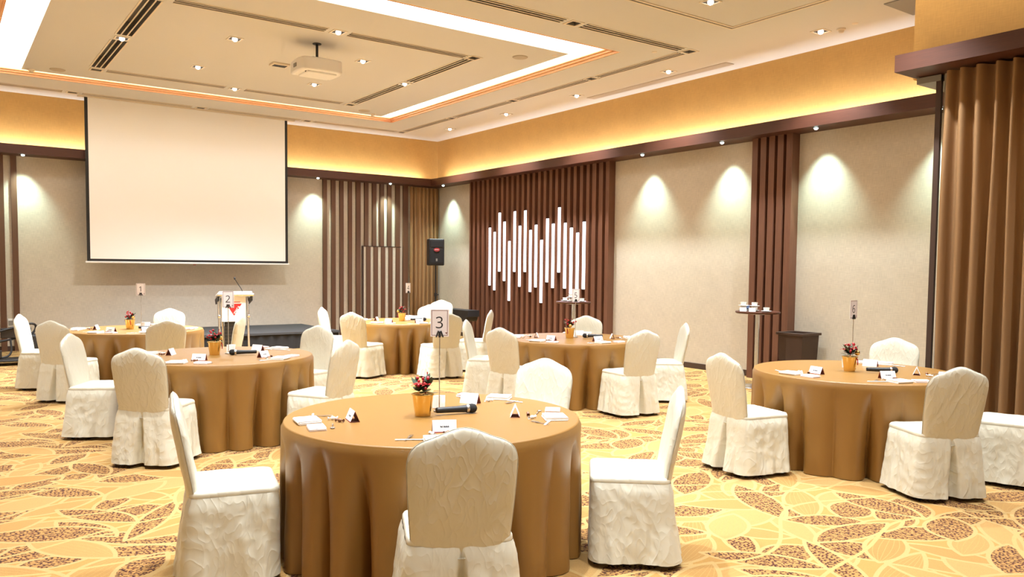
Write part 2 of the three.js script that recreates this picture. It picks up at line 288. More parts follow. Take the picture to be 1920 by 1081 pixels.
{ // light ledges: wooden troughs with LED strips inside
  const back = struct('trim_2', 'brown wooden light ledge along the far wall');
  mesh('fascia', bb(XL, -RP + 0.03, RB, RT, RP - 0.03, RP), M.wood, back); mesh('ledge_board', bb(XL, -RP + 0.03, RB, RB + 0.03, 0, RP - 0.03), M.wood, back);
  const right = struct('trim_3', 'brown wooden light ledge along the right wall');
  mesh('fascia', bb(-RP, -RP + 0.03, RB, RT, RP - 0.03, BULK.z + 0.05), M.wood, right); mesh('ledge_board', bb(-RP + 0.03, 0, RB, RB + 0.03, 0, BULK.z + 0.05), M.wood, right);
  const pel = struct('trim_4', 'dark wooden pelmet over the tall brown curtain');
  mesh('fascia', bb(-2.37, -2.34, RB, RT, 12.92, ZF), M.wood, pel); mesh('ledge_board', bb(-2.34, BULK.x, RB, RB + 0.03, 12.92, ZF), M.wood, pel); mesh('end_board', bb(-2.34, BULK.x, RB + 0.03, RT, 12.92, 12.95), M.wood, pel); mesh('top_board', bb(-2.34, BULK.x, RT - 0.02, RT, 12.95, ZF), M.wood, pel);
  // strips hidden behind the fascias, turned to the wall
  const y = RB + 0.075;
  single('led_strip', bb(XL + 0.05, -0.45, RB + 0.03, y + 0.015, 0.21, 0.24), M.glowLedge, 'hidden strip light glowing on top of the far wall ledge', 'strip light');
  areaTo((XL - 0.4) / 2, y, 0.2, (XL - 0.4) / 2, y + 0.35, 0.2 - 0.95, Math.abs(XL) - 0.5, 0.03, LV.ledgeBack, WARM);
  single('led_strip', bb(-0.24, -0.21, RB + 0.03, y + 0.015, 0.45, BULK.z - 0.1), M.glowLedge, 'hidden strip light glowing on top of the right wall ledge', 'strip light');
  areaTo(-0.2, y, 6.6, -0.2 + 0.95, y + 0.35, 6.6, 12.3, 0.03, LV.ledge, WARM);
}

// far-wall slats, with the hidden door
{
  const t = struct('trim_5', 'brown and beige vertical slat cladding on the far wall');
  const sl = (x0, x1, y0, y1) => mesh('slat', bb(x0, x1, y0, y1, 0, 0.055), M.woodSlat2, t);
  for (const [a, b] of [[-2.99, -2.897], [-2.791, -2.691], [-2.588, -2.496], [-2.377, -2.288], [-2.185, -2.075]]) sl(a, b, 0, RB);
  for (const [a, b] of [[-1.975, -1.877], [-1.775, -1.672], [-1.578, -1.476], [-1.385, -1.28], [-1.17, -1.055]]) sl(a, b, 2.1, RB);
  sl(-0.967, -0.84, 0, RB);
  mesh('door_gap_shade', bb(-2.03, -2.0, 0, 2.085, 0.001, 0.03), M.bin, t); mesh('door_gap_shade', bb(-2.03, -1.03, 2.087, 2.1, 0.001, 0.05), M.bin, t);  // dark strips painted in for the shade in the gap around the door
  const d = struct('door_1', 'slatted door hidden in the far wall cladding');
  mesh('door_leaf', bb(-1.99, -1.03, 0.005, 2.082, 0.002, 0.04), M.wall, d);
  for (const [a, b] of [[-1.935, -1.83], [-1.745, -1.64], [-1.552, -1.45], [-1.362, -1.258], [-1.17, -1.06]]) mesh('slat', bb(a, b, 0.01, 2.08, 0.04, 0.07), M.woodSlat2, d);
  const l = struct('trim_6', 'brown vertical slats at the left end of the far wall');
  for (let k = 0; k < 8; k++) mesh('slat', bb(-8.95 - 0.205 * k, -8.856 - 0.205 * k, 0, RB, 0, 0.05), M.woodSlat2, l);
}
// right-wall slat panel
{
  const t = struct('trim_7', 'dark brown slatted feature panel around the light bars');
  const z0 = 1.713, z1 = 6.398, p = 0.1865, D = 0.15;
  mesh('backing', bb(-0.03, 0, 0, RB, z0, z1), M.woodSlat, t);
  for (let k = 0; k < 25; k++) {
    const z = 2.55 - 0.094 + p * (k - 4), w = 0.085;
    if (z - w / 2 < z0 || z + w / 2 > z1 - 0.09) continue;
    mesh('slat', bb(-D, -0.03, 0, RB, z - w / 2, z + w / 2), M.woodSlat, t);
    if (k < 4 || k > 21) mesh('slat', bb(-D * 0.75, -0.03, 0, RB, z + p / 2 - 0.02, z + p / 2 + 0.02), M.woodSlat, t);
  }
  mesh('end_post', bb(-D, -0.03, 0, RB, z1 - 0.075, z1), M.woodSlat, t); mesh('end_post', bb(-D, -0.03, 0, RB, z0, z0 + 0.05), M.woodSlat, t);
  const q = struct('trim_8', 'narrow brown slatted pilaster between two pale wall panels');
  const a = 9.54, b = 10.23; mesh('backing', bb(-0.06, 0, 0, RB, a, b - 0.03), M.woodSlat, q);
  for (let k = 0; k < 5; k++) mesh('slat', bb(-0.17, -0.06, 0, RB, a + k * 0.1475, a + k * 0.1475 + (k < 4 ? 0.098 : 0.07)), M.woodSlat, q);
  mesh('side_board', bb(-0.168, 0, 0, RB, b - 0.03, b), M.woodSlat, q);
}
// light bars
{
  const ords = ['first', 'second', 'third', 'fourth', 'fifth', 'sixth', 'seventh', 'eighth', 'ninth', 'tenth', 'eleventh', 'twelfth', 'thirteenth', 'fourteenth', 'fifteenth', 'sixteenth', 'seventeenth', 'eighteenth'];
  const tops = [2.5, 2.4, 2.81, 2.61, 2.19, 2.81, 2.5, 2.81, 2.4, 2.5, 2.19, 2.61, 2.5, 2.81, 2.5, 2.4, 2.3, 2.5];
  tops.forEach((t, i) => {
    const z = 2.55 + 0.1865 * i;
    const o = thing('light_bar', `upright white light bar, ${ords[i]} from the left on the slatted panel`, 'light bar', [-0.05, t - 1.27, z], 0, 'light bars on the slatted panel');
    mesh('diffuser', rb(0.1, 1.27, 0.088, -0.05, 0.635, 0, 0.008), M.glowBar, o); mesh('end_cap', bb(-0.1, 0, -0.012, 0, -0.046, 0.046), M.darkMetal, o); mesh('end_cap', bb(-0.1, 0, 1.27, 1.282, -0.046, 0.046), M.darkMetal, o);
    areaTo(-0.158, t - 0.635, z, -2, t - 0.635, z, 0.08, 1.2, LV.bar, 0xf6f0ff);
  });
}

// ================= CEILING FITTINGS =================
function downlight(x, z, label, group, I = LV.down, half = 0.8) {
  const o = thing('downlight', label, 'downlight', [x, HC, z], 0, group);
  const fr = [];
  for (const [a, b, c, d] of [[-0.095, 0.095, -0.095, -0.075], [-0.095, 0.095, 0.075, 0.095], [-0.095, -0.075, -0.075, 0.075], [0.075, 0.095, -0.075, 0.075]]) fr.push(bb(a, b, -0.008, 0, c, d));
  mesh('trim', fr, M.ceilTrim, o); mesh('dark_recess_plate', [bb(-0.075, 0.075, -0.002, 0, -0.075, 0.075)], M.darkMetal, o);  // flat dark plate, its colour stands for the dark inside of a recess
  mesh('lamp', mv(new THREE.SphereGeometry(0.036, 16, 8, 0, 6.2832, Math.PI / 2, Math.PI / 2), 0, -0.003, 0), M.glowLamp, o);
  if (I > 0) spot(x, HC - 0.045, z, x, 0, z, I, half, 1.0, NEUTRAL, 2.0);
}
[1.77, 3.95, 6.13, 8.34, 10.99].forEach((z, i) => downlight(-0.72, z, `recessed downlight near the right wall, ${ORD[i]} from the far corner`, 'downlights along the right wall'));
downlight(-6.68, 5.96, 'recessed downlight in the ceiling island, left of the projector', 'ceiling island downlights', LV.down * 1.5, 1.1);
downlight(-6.68, 4.04, 'recessed downlight in the ceiling island, far left of the four inner ones', 'ceiling island downlights', LV.down * 1.5, 1.1);
downlight(-4.78, 5.96, 'recessed downlight in the ceiling island, right of the projector', 'ceiling island downlights', LV.down * 1.5, 1.1);
downlight(-4.78, 4.04, 'recessed downlight in the ceiling island, just below the projector', 'ceiling island downlights', LV.down * 1.5, 1.1);
downlight(-7.93, 5.03, 'downlight set between the two left air slots of the ceiling island', 'air slot downlights');
downlight(-3.58, 5.03, 'downlight set between the two right air slots of the ceiling island', 'air slot downlights');
downlight(-5.76, 2.84, 'downlight set between the two screen-side air slots of the ceiling island', 'air slot downlights');
downlight(-5.68, 7.13, 'downlight set between the two near air slots of the ceiling island', 'air slot downlights');
downlight(-2.73, 10.89, 'recessed downlight inside the dark line frame, top right', 'near ceiling downlights');
for (const [x, z] of [[-4.9, 10.9], [-7.0, 10.9], [-9.2, 10.9], [-3.0, 13.1], [-4.9, 13.1], [-7.0, 13.1], [-8.5, 13.1], [-3.0, 15.4], [-5, 15.4], [-7.1, 15.4], [-8.5, 15.4], [-10.8, 8.3], [-10.8, 4], [-7, 17.8], [-10.3, 17.8]])
  downlight(x, z, 'recessed downlight in the ceiling outside the picture', 'downlights above the camera', LV.down * (z > 14 ? 0.5 : 1));

// linear air slots: sheet-metal ducts above real openings, blades in the opening
function duct(w, d, h) { const t = 0.003, x = w / 2 - 0.0005, z = d / 2 - 0.0005; return [bb(-x, x, h, h + t, -z, z), bb(-x, -x + t, 0.001, h, -z, z), bb(x - t, x, 0.001, h, -z, z), bb(-x + t, x - t, 0.001, h, -z, -z + t), bb(-x + t, x - t, 0.001, h, z - t, z)]; }
for (const [x0, x1, z0, z1, label, group] of SLOTS) {
  const o = thing('air_slot', label, 'air vent', [(x0 + x1) / 2, HC, (z0 + z1) / 2], 0, group);
  const w = x1 - x0, d = z1 - z0, alongX = w > d, T = alongX ? d : w, L = alongX ? w : d, nb = 3;
  mesh('duct', duct(w, d, 0.19), M.duct, o);
  const put = (n, c, t, lo, hi) => mesh(n, alongX ? bb(-L / 2 + 0.004, L / 2 - 0.004, lo, hi, c - t / 2, c + t / 2) : bb(c - t / 2, c + t / 2, lo, hi, -L / 2 + 0.004, L / 2 - 0.004), M.ceilTrim, o);
  put('frame', -T / 2 + 0.008, 0.022, -0.006, -0.0005); put('frame', T / 2 - 0.008, 0.022, -0.006, -0.0005);
  for (let k = 1; k < nb; k++) put('blade', -T / 2 + T * k / nb, 0.016, -0.005, 0.001);
}
for (const [x, z, label, group] of HOLES) {
  const o = thing('slot_box', label, 'recess', [x, HC, z], 0, group);
  const fr = []; for (const [a, b, c, d] of [[-0.1, 0.1, -0.1, -0.073], [-0.1, 0.1, 0.073, 0.1], [-0.1, -0.073, -0.073, 0.073], [0.073, 0.1, -0.073, 0.073]]) fr.push(bb(a, b, -0.008, -0.0005, c, d));
  mesh('frame', fr, M.ceilTrim, o); mesh('duct', duct(0.15, 0.15, 0.19), M.duct, o);
}
{ // dark line frame of the next ceiling bay
  const t = struct('trim_9', 'dark double line framing the next ceiling bay');
  for (const [i, m, e] of [[0, M.ceilTrim, 0.010], [0.025, M.black, 0.004], [0.06, M.ceilTrim, 0.010]]) mesh('line', [bb(-9.6 - i, -1.78 + i - 0.0, HC - e, HC, 10.44 - i - 0.03, 10.44 - i), bb(-1.78 + i, -1.78 + i + 0.03, HC - e, HC, 10.41 - i, 16)], m, t);
}
single('return_grille', [bb(-0.46, -0.28, HC - 0.008, HC - 0.0005, 6.1, 9.25)], M.speakerGrille, 'long narrow grey grille in the ceiling beside the right wall', 'grille');
single('air_grille', [bb(-1.1, -0.45, HC - 0.01, HC, 12.05, 12.65)], M.grey, 'dark grey ceiling grille beside the gold bulkhead', 'grille');
for (const [x, z, l] of [[-3.04, 7.59, 'near right'], [-3.11, 2.45, 'far right'], [-8.43, 2.45, 'far left']]) single('ceiling_speaker', lathe([[0, -0.012], [0.10, -0.012], [0.11, -0.008], [0.115, 0]], 32), M.speakerGrille, `round tan ceiling speaker at the ${l} corner of the ceiling island`, 'ceiling speaker', [x, HC, z], 0, 'round ceiling speakers');
function detector(x, z, label) { const o = thing('smoke_detector', label, 'detector', [x, HC, z], 0); mesh('base', lathe([[0, -0.02], [0.05, -0.02], [0.055, -0.012], [0.055, 0]], 24), M.ceilTrim, o); mesh('sensor_head', lathe([[0, -0.055], [0.028, -0.052], [0.034, -0.03], [0.034, -0.02]], 20), M.ceilTrim, o); }
detector(-0.61, 11.21, 'small smoke detector beside the downlight near the gold bulkhead'); detector(-2.83, 2.25, 'small smoke detector at the far right corner of the ceiling island'); detector(-8.77, 2.2, 'small smoke detector at the far left of the ceiling island');
for (const [x, z, l] of [[-0.68, 11.44, 'near the gold bulkhead'], [-1.7, 8.99, 'outside the near right corner of the trough'], [-2.70, 7.97, 'at the near right corner of the island']]) single('sprinkler_plate', lathe([[0, -0.008], [0.035, -0.008], [0.04, 0]], 20), M.ceilTrim, `small round sprinkler cover plate ${l}`, 'sprinkler', [x, HC, z], 0, 'sprinkler covers');
{ const o = thing('ceiling_sensor', 'flat square ceiling sensor plate left of the projector', 'sensor', [-5.72, HC, 5.0]); mesh('plate', rb(0.26, 0.03, 0.2, 0, -0.015, 0, 0.008), M.ceilTrim, o); mesh('slot', bb(-0.1, 0.1, -0.034, -0.03, -0.06, 0.06), M.black, o); }

{ // projector
  const o = thing('projector', 'white projector hanging from the ceiling on a short black pole', 'projector', [-5.69, HC, 6.42]);
  const s = new THREE.Shape(); s.moveTo(-0.265, -0.2); s.lineTo(0.265, -0.2); s.bezierCurveTo(0.29, 0, 0.285, 0.14, 0.25, 0.2); s.bezierCurveTo(0.1, 0.245, -0.1, 0.245, -0.25, 0.2); s.bezierCurveTo(-0.285, 0.14, -0.29, 0, -0.265, -0.2);
  const g = new THREE.ExtrudeGeometry(s, { depth: 0.13, bevelEnabled: true, bevelSize: 0.03, bevelThickness: 0.025, bevelSegments: 4, curveSegments: 16 }); g.rotateX(Math.PI / 2); g.translate(0, -0.27, 0);
  mesh('body', g, M.white, o);
  mesh('vent', [bb(-0.318, -0.30, -0.36, -0.31, -0.06, 0.04)], M.grey, o);
  mesh('foot', [cyl(0.02, 0.02, 0.012, -0.2, -0.43, 0.12), cyl(0.02, 0.02, 0.012, 0.2, -0.43, 0.12)], M.black, o);
  mesh('lens', rot(cyl(0.06, 0.07, 0.05, 0, 0, 0, 24), 'X', Math.PI / 2).translate(0.05, -0.34, -0.24), M.black, o);
  mesh('lower_panel', rb(0.42, 0.03, 0.34, 0, -0.435, 0.02, 0.012), M.white, o);
  mesh('maker_mark', bb(-0.04, 0.06, -0.352, -0.34, 0.25, 0.2615), M.grey, o);
  mesh('mount', [cyl(0.018, 0.018, 0.2, 0, -0.1, 0), cyl(0.06, 0.06, 0.01, 0, -0.005, 0), tube([[-0.1, -0.25, 0.05], [-0.08, -0.2, 0.02], [0, -0.19, 0], [0.08, -0.2, 0.02], [0.1, -0.25, 0.05]], 0.009), tube([[-0.1, -0.25, -0.1], [-0.05, -0.2, -0.03], [0, -0.19, 0], [0.05, -0.2, -0.03], [0.1, -0.25, -0.1]], 0.009)], M.black, o);
}
// ledge washers
function washer(x, z, tx, tz, label) {
  const o = thing('ledge_spotlight', label, 'spotlight', [x, RB, z], 0, 'spotlights under the ledge');
  mesh('trim', lathe([[0.03, -0.004], [0.045, -0.004], [0.048, 0], [0.03, 0]], 20), M.darkMetal, o); mesh('lamp', mv(new THREE.SphereGeometry(0.03, 14, 8, 0, 6.2832, Math.PI / 2, Math.PI / 2), 0, 0.002, 0), M.glowWash, o);
  spot(x, RB - 0.04, z, tx, 0, tz, LV.washer, 0.68, 1.0, COOL, 1.5);
}
washer(-8.77, 0.28, -8.77, -0.1, 'small spotlight under the far ledge, left of the screen');
washer(-3.2, 0.28, -3.2, -0.1, 'small spotlight under the far ledge, right of the screen');
washer(-1.43, 0.28, -1.43, -0.1, 'small spotlight under the far ledge, above the slatted door');
washer(-0.28, 0.75, 0.1, 0.75, 'small spotlight under the ledge in the far corner');
[7.36, 9.06, 10.67, 12.33].forEach((z, i) => washer(-0.28, z, 0.1, z, `small spotlight under the right ledge, ${ORD[i]} after the slatted panel`));

// ================= FAR END =================
{ // screen
  const o = thing('projection_screen', 'large white pull-down projection screen with black side borders', 'screen', [-5.885, 0, 0.5]);
  const w = 1.915, y0 = 1.665, y1 = HC - 0.02;
  mesh('screen_surface', bb(-w + 0.055, w - 0.055, y0 + 0.045, y1, -0.002, 0.002), M.screen, o);
  mesh('border', bb(-w, -w + 0.055, y0, y1, -0.0025, 0.0025), M.black, o); mesh('border', bb(w - 0.055, w, y0, y1, -0.0025, 0.0025), M.black, o); mesh('border', bb(-w + 0.055, w - 0.055, y0, y0 + 0.045, -0.0025, 0.0025), M.black, o);
  mesh('bottom_bar', rb(2 * w + 0.06, 0.035, 0.03, 0, y0 - 0.017, 0, 0.012), M.white, o); mesh('pull_tab', rb(0.05, 0.03, 0.02, 0, y0 - 0.045, 0, 0.008), M.tentInside, o);
  mesh('housing', [bb(-w - 0.1, w + 0.15, HC - 0.022, HC - 0.001, -0.09, -0.02), bb(-w - 0.1, w + 0.15, HC - 0.022, HC - 0.001, 0.02, 0.05)], M.ceilTrim, o);
}
{ // stage
  const o = thing('stage', 'low black stage platform along the far wall under the screen', 'stage', [-5.55, 0, 0]);
  mesh('deck', bb(-2.05, 2.05, 0.29, 0.33, 0.03, 2.15), M.stageTop, o);
  const g = []; const R = rng(3), n = 140, pos = [], idx = [], uv = [];
  const path = t => t < 4.1 ? [-2.05 + t, 2.12] : [2.05 - 0.0, 2.12 - (t - 4.1)];
  for (let i = 0; i <= n; i++) { const t = i / n * 6.15, [x, z] = path(t), w = 0.014 * Math.sin(i * 1.35) + 0.006 * R(); const nx = t < 4.1 ? 0 : 1, nz = t < 4.1 ? 1 : 0; for (const y of [0.29, 0.004]) { pos.push(x + nx * w - nx * 0.02, y, z + nz * w - nz * 0.005); uv.push(t, y); } if (i) { const a = 2 * i - 2; idx.push(a, a + 1, a + 2, a + 1, a + 3, a + 2); } }
  const sk = new THREE.BufferGeometry(); sk.setAttribute('position', new THREE.Float32BufferAttribute(pos, 3)); sk.setAttribute('uv', new THREE.Float32BufferAttribute(uv, 2)); sk.setIndex(idx); sk.computeVertexNormals();
  const m2 = M.blackCloth.clone(); m2.side = THREE.DoubleSide; mesh('skirt', sk, m2, o); mesh('frame', bb(-2.02, 2.0, 0, 0.29, 0.05, 2.08), M.black, o);
}
const numTex = {};
{ // lectern
  const o = thing('lectern', 'aluminium lectern with white front board and red triangle emblem', 'lectern', [-5.83, 0, 2.95], 0.0);
  o.rotation.y = -0.12;
  mesh('post', bar([-0.24, 0.02, 0.02], [-0.27, 1.06, 0.0], 0.022), M.chrome, o); mesh('post', bar([0.24, 0.02, 0.02], [0.22, 1.06, 0.0], 0.022), M.chrome, o);
  mesh('post', bar([-0.15, 0.02, -0.2], [-0.2, 1.04, -0.12], 0.02), M.chrome, o); mesh('post', bar([0.15, 0.02, -0.2], [0.18, 1.04, -0.12], 0.02), M.chrome, o);
  mesh('joint', [new THREE.SphereGeometry(0.034, 16, 12).translate(-0.255, 0.72, 0.01), new THREE.SphereGeometry(0.034, 16, 12).translate(0.235, 0.72, 0.01)], M.chrome, o);
  mesh('base', [rb(0.6, 0.03, 0.42, 0, 0.016, -0.08, 0.01)], M.darkMetal, o);
  const top = rb(0.56, 0.04, 0.4, 0, 0, 0, 0.015); top.rotateX(-0.2); top.translate(0, 1.1, -0.06); mesh('reading_top', top, M.white, o);
  mesh('top_rail', rot(cyl(0.028, 0.028, 0.6, 0, 0, 0, 20), 'Z', Math.PI / 2).translate(0, 1.1, 0.13), M.steel, o);
  const wing = new THREE.Shape(); wing.moveTo(0, 0); wing.lineTo(0.36, 0.1); wing.lineTo(0.36, 0); wing.lineTo(0.06, -0.08); wing.closePath();
  const wg = () => new THREE.ExtrudeGeometry(wing, { depth: 0.02, bevelEnabled: false }).rotateY(-Math.PI / 2);
  mesh('side_bracket', wg().translate(-0.27, 1.0, -0.25), M.black, o); mesh('side_bracket', wg().translate(0.29, 1.0, -0.25), M.black, o);
  const emblem = canvasTex(384, 512, (x, w, h) => {
    x.fillStyle = '#eae5dc'; x.fillRect(0, 0, w, h); x.fillStyle = '#c4201f';
    x.font = 'bold 30px sans-serif'; x.fillRect(96, 118, 200, 12);
    for (let k = 0; k < 12; k++) x.fillRect(96 + k * 17, 108, 11, 22);
    x.beginPath(); x.moveTo(70, 150); x.lineTo(322, 150); x.lineTo(196, 400); x.closePath(); x.fill();
    x.save(); x.translate(205, 340); x.rotate(-1.08); x.fillStyle = '#ffffff'; x.font = 'bold 64px sans-serif'; x.textBaseline = 'middle'; x.fillText('YMCA', -18, 8); x.restore();
  });
  const pm = [M.white, M.white, M.white, M.white, std({ map: emblem, roughness: 0.5 }), M.white];
  mesh('front_board', new THREE.BoxGeometry(0.4, 0.44, 0.012).translate(-0.02, 0.85, 0.045), pm, o);
  mesh('lower_panel', [bb(-0.17, 0.15, 0.03, 0.62, -0.02, 0.0)], M.black, o);
  for (let k = 0; k < 9; k++) mesh('louvre', bb(-0.17, 0.15, 0.08 + k * 0.06, 0.1 + k * 0.06, 0.0, 0.012), M.darkMetal, o);
  mesh('gooseneck_microphone', [tube([[0.14, 1.12, 0.05], [0.11, 1.2, 0.04], [0.05, 1.29, 0.05], [0.0, 1.37, 0.07]], 0.006), new THREE.SphereGeometry(0.016, 12, 10).scale(1, 1.6, 1).translate(-0.005, 1.385, 0.072)], M.black, o);
}
{ // loudspeaker on its stand
  const X = -0.62, Z = 1.0;
  const st = thing('speaker_stand', 'black tripod pole carrying the loudspeaker in the far corner', 'stand', [X, 0, Z]);
  mesh('pole', [cyl(0.017, 0.017, 1.66 - 0.25, 0, 0.25 + 0.705, 0), cyl(0.024, 0.024, 0.75, 0, 0.6, 0)], M.black, st); mesh('collar', cyl(0.035, 0.035, 0.08, 0, 0.98, 0), M.black, st); mesh('knob', rot(cyl(0.014, 0.014, 0.06, 0, 0, 0), 'Z', Math.PI / 2).translate(0.045, 0.98, 0), M.black, st);
  for (let k = 0; k < 3; k++) { const a = k * 2.094 + 0.3; mesh('leg', [bar([0, 0.72, 0], [0.5 * Math.sin(a), 0.012, 0.5 * Math.cos(a)], 0.011), bar([0, 0.3, 0], [0.29 * Math.sin(a), 0.31, 0.29 * Math.cos(a)], 0.007)], M.black, st); }
  const o = thing('loudspeaker', 'black loudspeaker box with a red oval badge on the tripod stand', 'speaker', [X, 1.66, Z], -0.35);
  mesh('cabinet', rb(0.37, 0.62, 0.32, 0, 0.31, -0.04, 0.03, 3), M.black, o);
  mesh('horn', rb(0.3, 0.16, 0.02, 0, 0.5, 0.122, 0.02), M.blackCloth, o); mesh('grille', rb(0.32, 0.34, 0.02, 0, 0.22, 0.12, 0.02), M.blackCloth, o);
  mesh('badge', rot(cyl(0.5, 0.5, 1, 0, 0, 0, 28), 'X', Math.PI / 2).scale(0.14, 0.085, 0.012).translate(0, 0.365, 0.135), std({ color: new THREE.Color().setRGB(0.35, 0.03, 0.035), roughness: 0.4 }), o);
  mesh('badge_line', bb(-0.045, 0.045, 0.362, 0.37, 0.14, 0.1425), M.paper, o); mesh('label_plate', bb(-0.018, 0.018, 0.1, 0.16, 0.129, 0.132), M.grey, o);
}
// curtains
function curtainGeo(L, H, pleats, depth, seed) {
  const R = rng(seed), n = pleats * 14, rows = 14, ph = []; for (let k = 0; k <= pleats; k++) ph.push([0.75 + 0.5 * R(), (R() - 0.5) * 0.5]);
  const pos = [], uv = [], idx = [];
  for (let j = 0; j <= rows; j++) for (let i = 0; i <= n; i++) {
    const u = i / n, v = j / rows, q = u * pleats, k = Math.min(pleats, Math.floor(q)), [am, of] = ph[k], w = Math.sin(Math.PI * 2 * (q + 0.10 * of * Math.sin(v * 3 + k)));
    const s = Math.sign(w) * Math.pow(Math.abs(w), 0.7) * depth * am * (0.7 + 0.3 * (1 - v)) + depth * 0.35 * N3(u * 9, v * 2, seed);
    pos.push(u * L + 0.3 * depth * N3(q * 1.1, v * 1.5, 5), H * v, s); uv.push(u * L * 1.4, v * H);
    if (i && j) { const a = (j - 1) * (n + 1) + i - 1, b = a + 1, c = a + n + 1, d = c + 1; idx.push(a, b, c, b, d, c); }
  }
  const g = new THREE.BufferGeometry(); g.setAttribute('position', new THREE.Float32BufferAttribute(pos, 3)); g.setAttribute('uv', new THREE.Float32BufferAttribute(uv, 2)); g.setIndex(idx); g.computeVertexNormals(); return g;
}
single('corner_curtain', curtainGeo(0.78, RB - 0.03, 7, 0.055, 4), M.curtain, 'narrow brown pleated curtain hanging in the far corner', 'curtain', [-0.82, 0.01, 0.12]);
single('side_curtain', curtainGeo(3.6, RB - 0.03, 24, 0.075, 11), M.curtain, 'tall brown pleated curtain on the right under the dark pelmet', 'curtain', [-2.1, 0.01, 16.88], Math.PI / 2);
structMesh('trim_10', bb(-1.99, -1.95, 0, RB - 0.01, 13.14, 13.19), M.bin, 'dark edge strip beside the tall curtain');

{ // black instrument case on a stand
  const o = thing('keyboard_stand', 'black slab-shaped case on a low stand by the right wall, far corner', 'case', [-0.8, 0, 2.42]);
  const s = new THREE.Shape(); s.moveTo(-0.5, 0.7); s.lineTo(0.5, 0.7); s.lineTo(0.5, 0.58); s.lineTo(0.44, 0.56); s.quadraticCurveTo(0.42, 0.47, 0.34, 0.47); s.lineTo(-0.5, 0.47); s.closePath();
  mesh('case', new THREE.ExtrudeGeometry(s, { depth: 0.28, bevelEnabled: true, bevelSize: 0.008, bevelThickness: 0.008, bevelSegments: 2 }).rotateY(-Math.PI / 2).translate(0.14, 0, 0), M.black, o);
  mesh('cross_leg', bar([-0.1, 0.02, -0.5], [-0.1, 0.47, -0.05], 0.016), M.black, o); mesh('cross_leg', bar([-0.1, 0.02, -0.08], [-0.1, 0.47, -0.46], 0.016), M.black, o);
  mesh('foot', [bar([-0.28, 0.018, -0.5], [0.12, 0.018, -0.5], 0.016), bar([-0.28, 0.018, -0.08], [0.12, 0.018, -0.08], 0.016)], M.black, o);
}
{ // trolley at the far left
  const o = thing('hand_trolley', 'black folded hand trolley lying by the far wall, left edge', 'trolley', [-9.15, 0, 2.3]);
  mesh('handle', tube([[-0.55, 0.42, 0.1], [-0.2, 0.52, 0.05], [0.1, 0.6, 0], [0.3, 0.64, -0.05], [0.36, 0.6, -0.1], [0.33, 0.5, -0.1], [0.1, 0.42, -0.05], [-0.2, 0.36, 0], [-0.55, 0.28, 0.05]], 0.018, 60), M.black, o);
  mesh('frame', tube([[-0.6, 0.12, 0.15], [-0.2, 0.12, 0.1], [-0.05, 0.14, 0.08], [0.0, 0.2, 0.06], [0.0, 0.4, 0.02]], 0.016, 40), M.black, o); mesh('cross_bar', bar([-0.2, 0.36, 0], [-0.2, 0.52, 0.05], 0.014), M.black, o);
  mesh('panel', [rb(0.42, 0.16, 0.03, 0.08, 0.5, -0.02, 0.01), rb(0.45, 0.12, 0.04, -0.35, 0.18, 0.1, 0.01)], M.darkMetal, o);
  mesh('bin', rb(0.3, 0.42, 0.35, 0.32, 0.26, -0.05, 0.03), M.black, o);
  for (const x of [-0.3, 0.3]) mesh('wheel', rot(cyl(0.05, 0.05, 0.03, 0, 0, 0, 20), 'X', Math.PI / 2).translate(x, 0.05, 0.12), M.black, o);
  mesh('platform', rb(0.9, 0.03, 0.5, -0.25, 0.08, 0.0, 0.01), M.black, o);
}
{ const o = thing('wall_socket', 'small grey wall socket plate between the far left slats', 'socket', [-9.0, 0.42, 0]); mesh('plate', rb(0.09, 0.15, 0.015, 0, 0.1, 0.008, 0.005), M.white, o); mesh('socket_face', bb(-0.035, 0.035, 0.05, 0.14, 0.014, 0.02), M.grey, o); }

{ // waste bin
  const o = thing('waste_bin', 'dark brown square waste bin beside the slatted pilaster', 'bin', [-0.36, 0, 10.55], 0.0);
  const g = new THREE.CylinderGeometry(0.235 * Math.SQRT2 * 0.82, 0.2 * Math.SQRT2 * 0.82, 0.74, 4, 1, true).rotateY(Math.PI / 4).translate(0, 0.375, 0); g.computeVertexNormals();
  const m = M.bin.clone(); m.side = THREE.DoubleSide; m.flatShading = true; mesh('body', g, m, o);
  mesh('bottom', bb(-0.16, 0.16, 0.005, 0.02, -0.16, 0.16), M.bin, o);
  const r = 0.2; mesh('rim', [rb(0.44, 0.035, 0.03, 0, 0.745, r), rb(0.44, 0.035, 0.03, 0, 0.745, -r), rb(0.03, 0.035, 0.38, r, 0.745, 0), rb(0.03, 0.035, 0.38, -r, 0.745, 0)], M.bin, o);
}
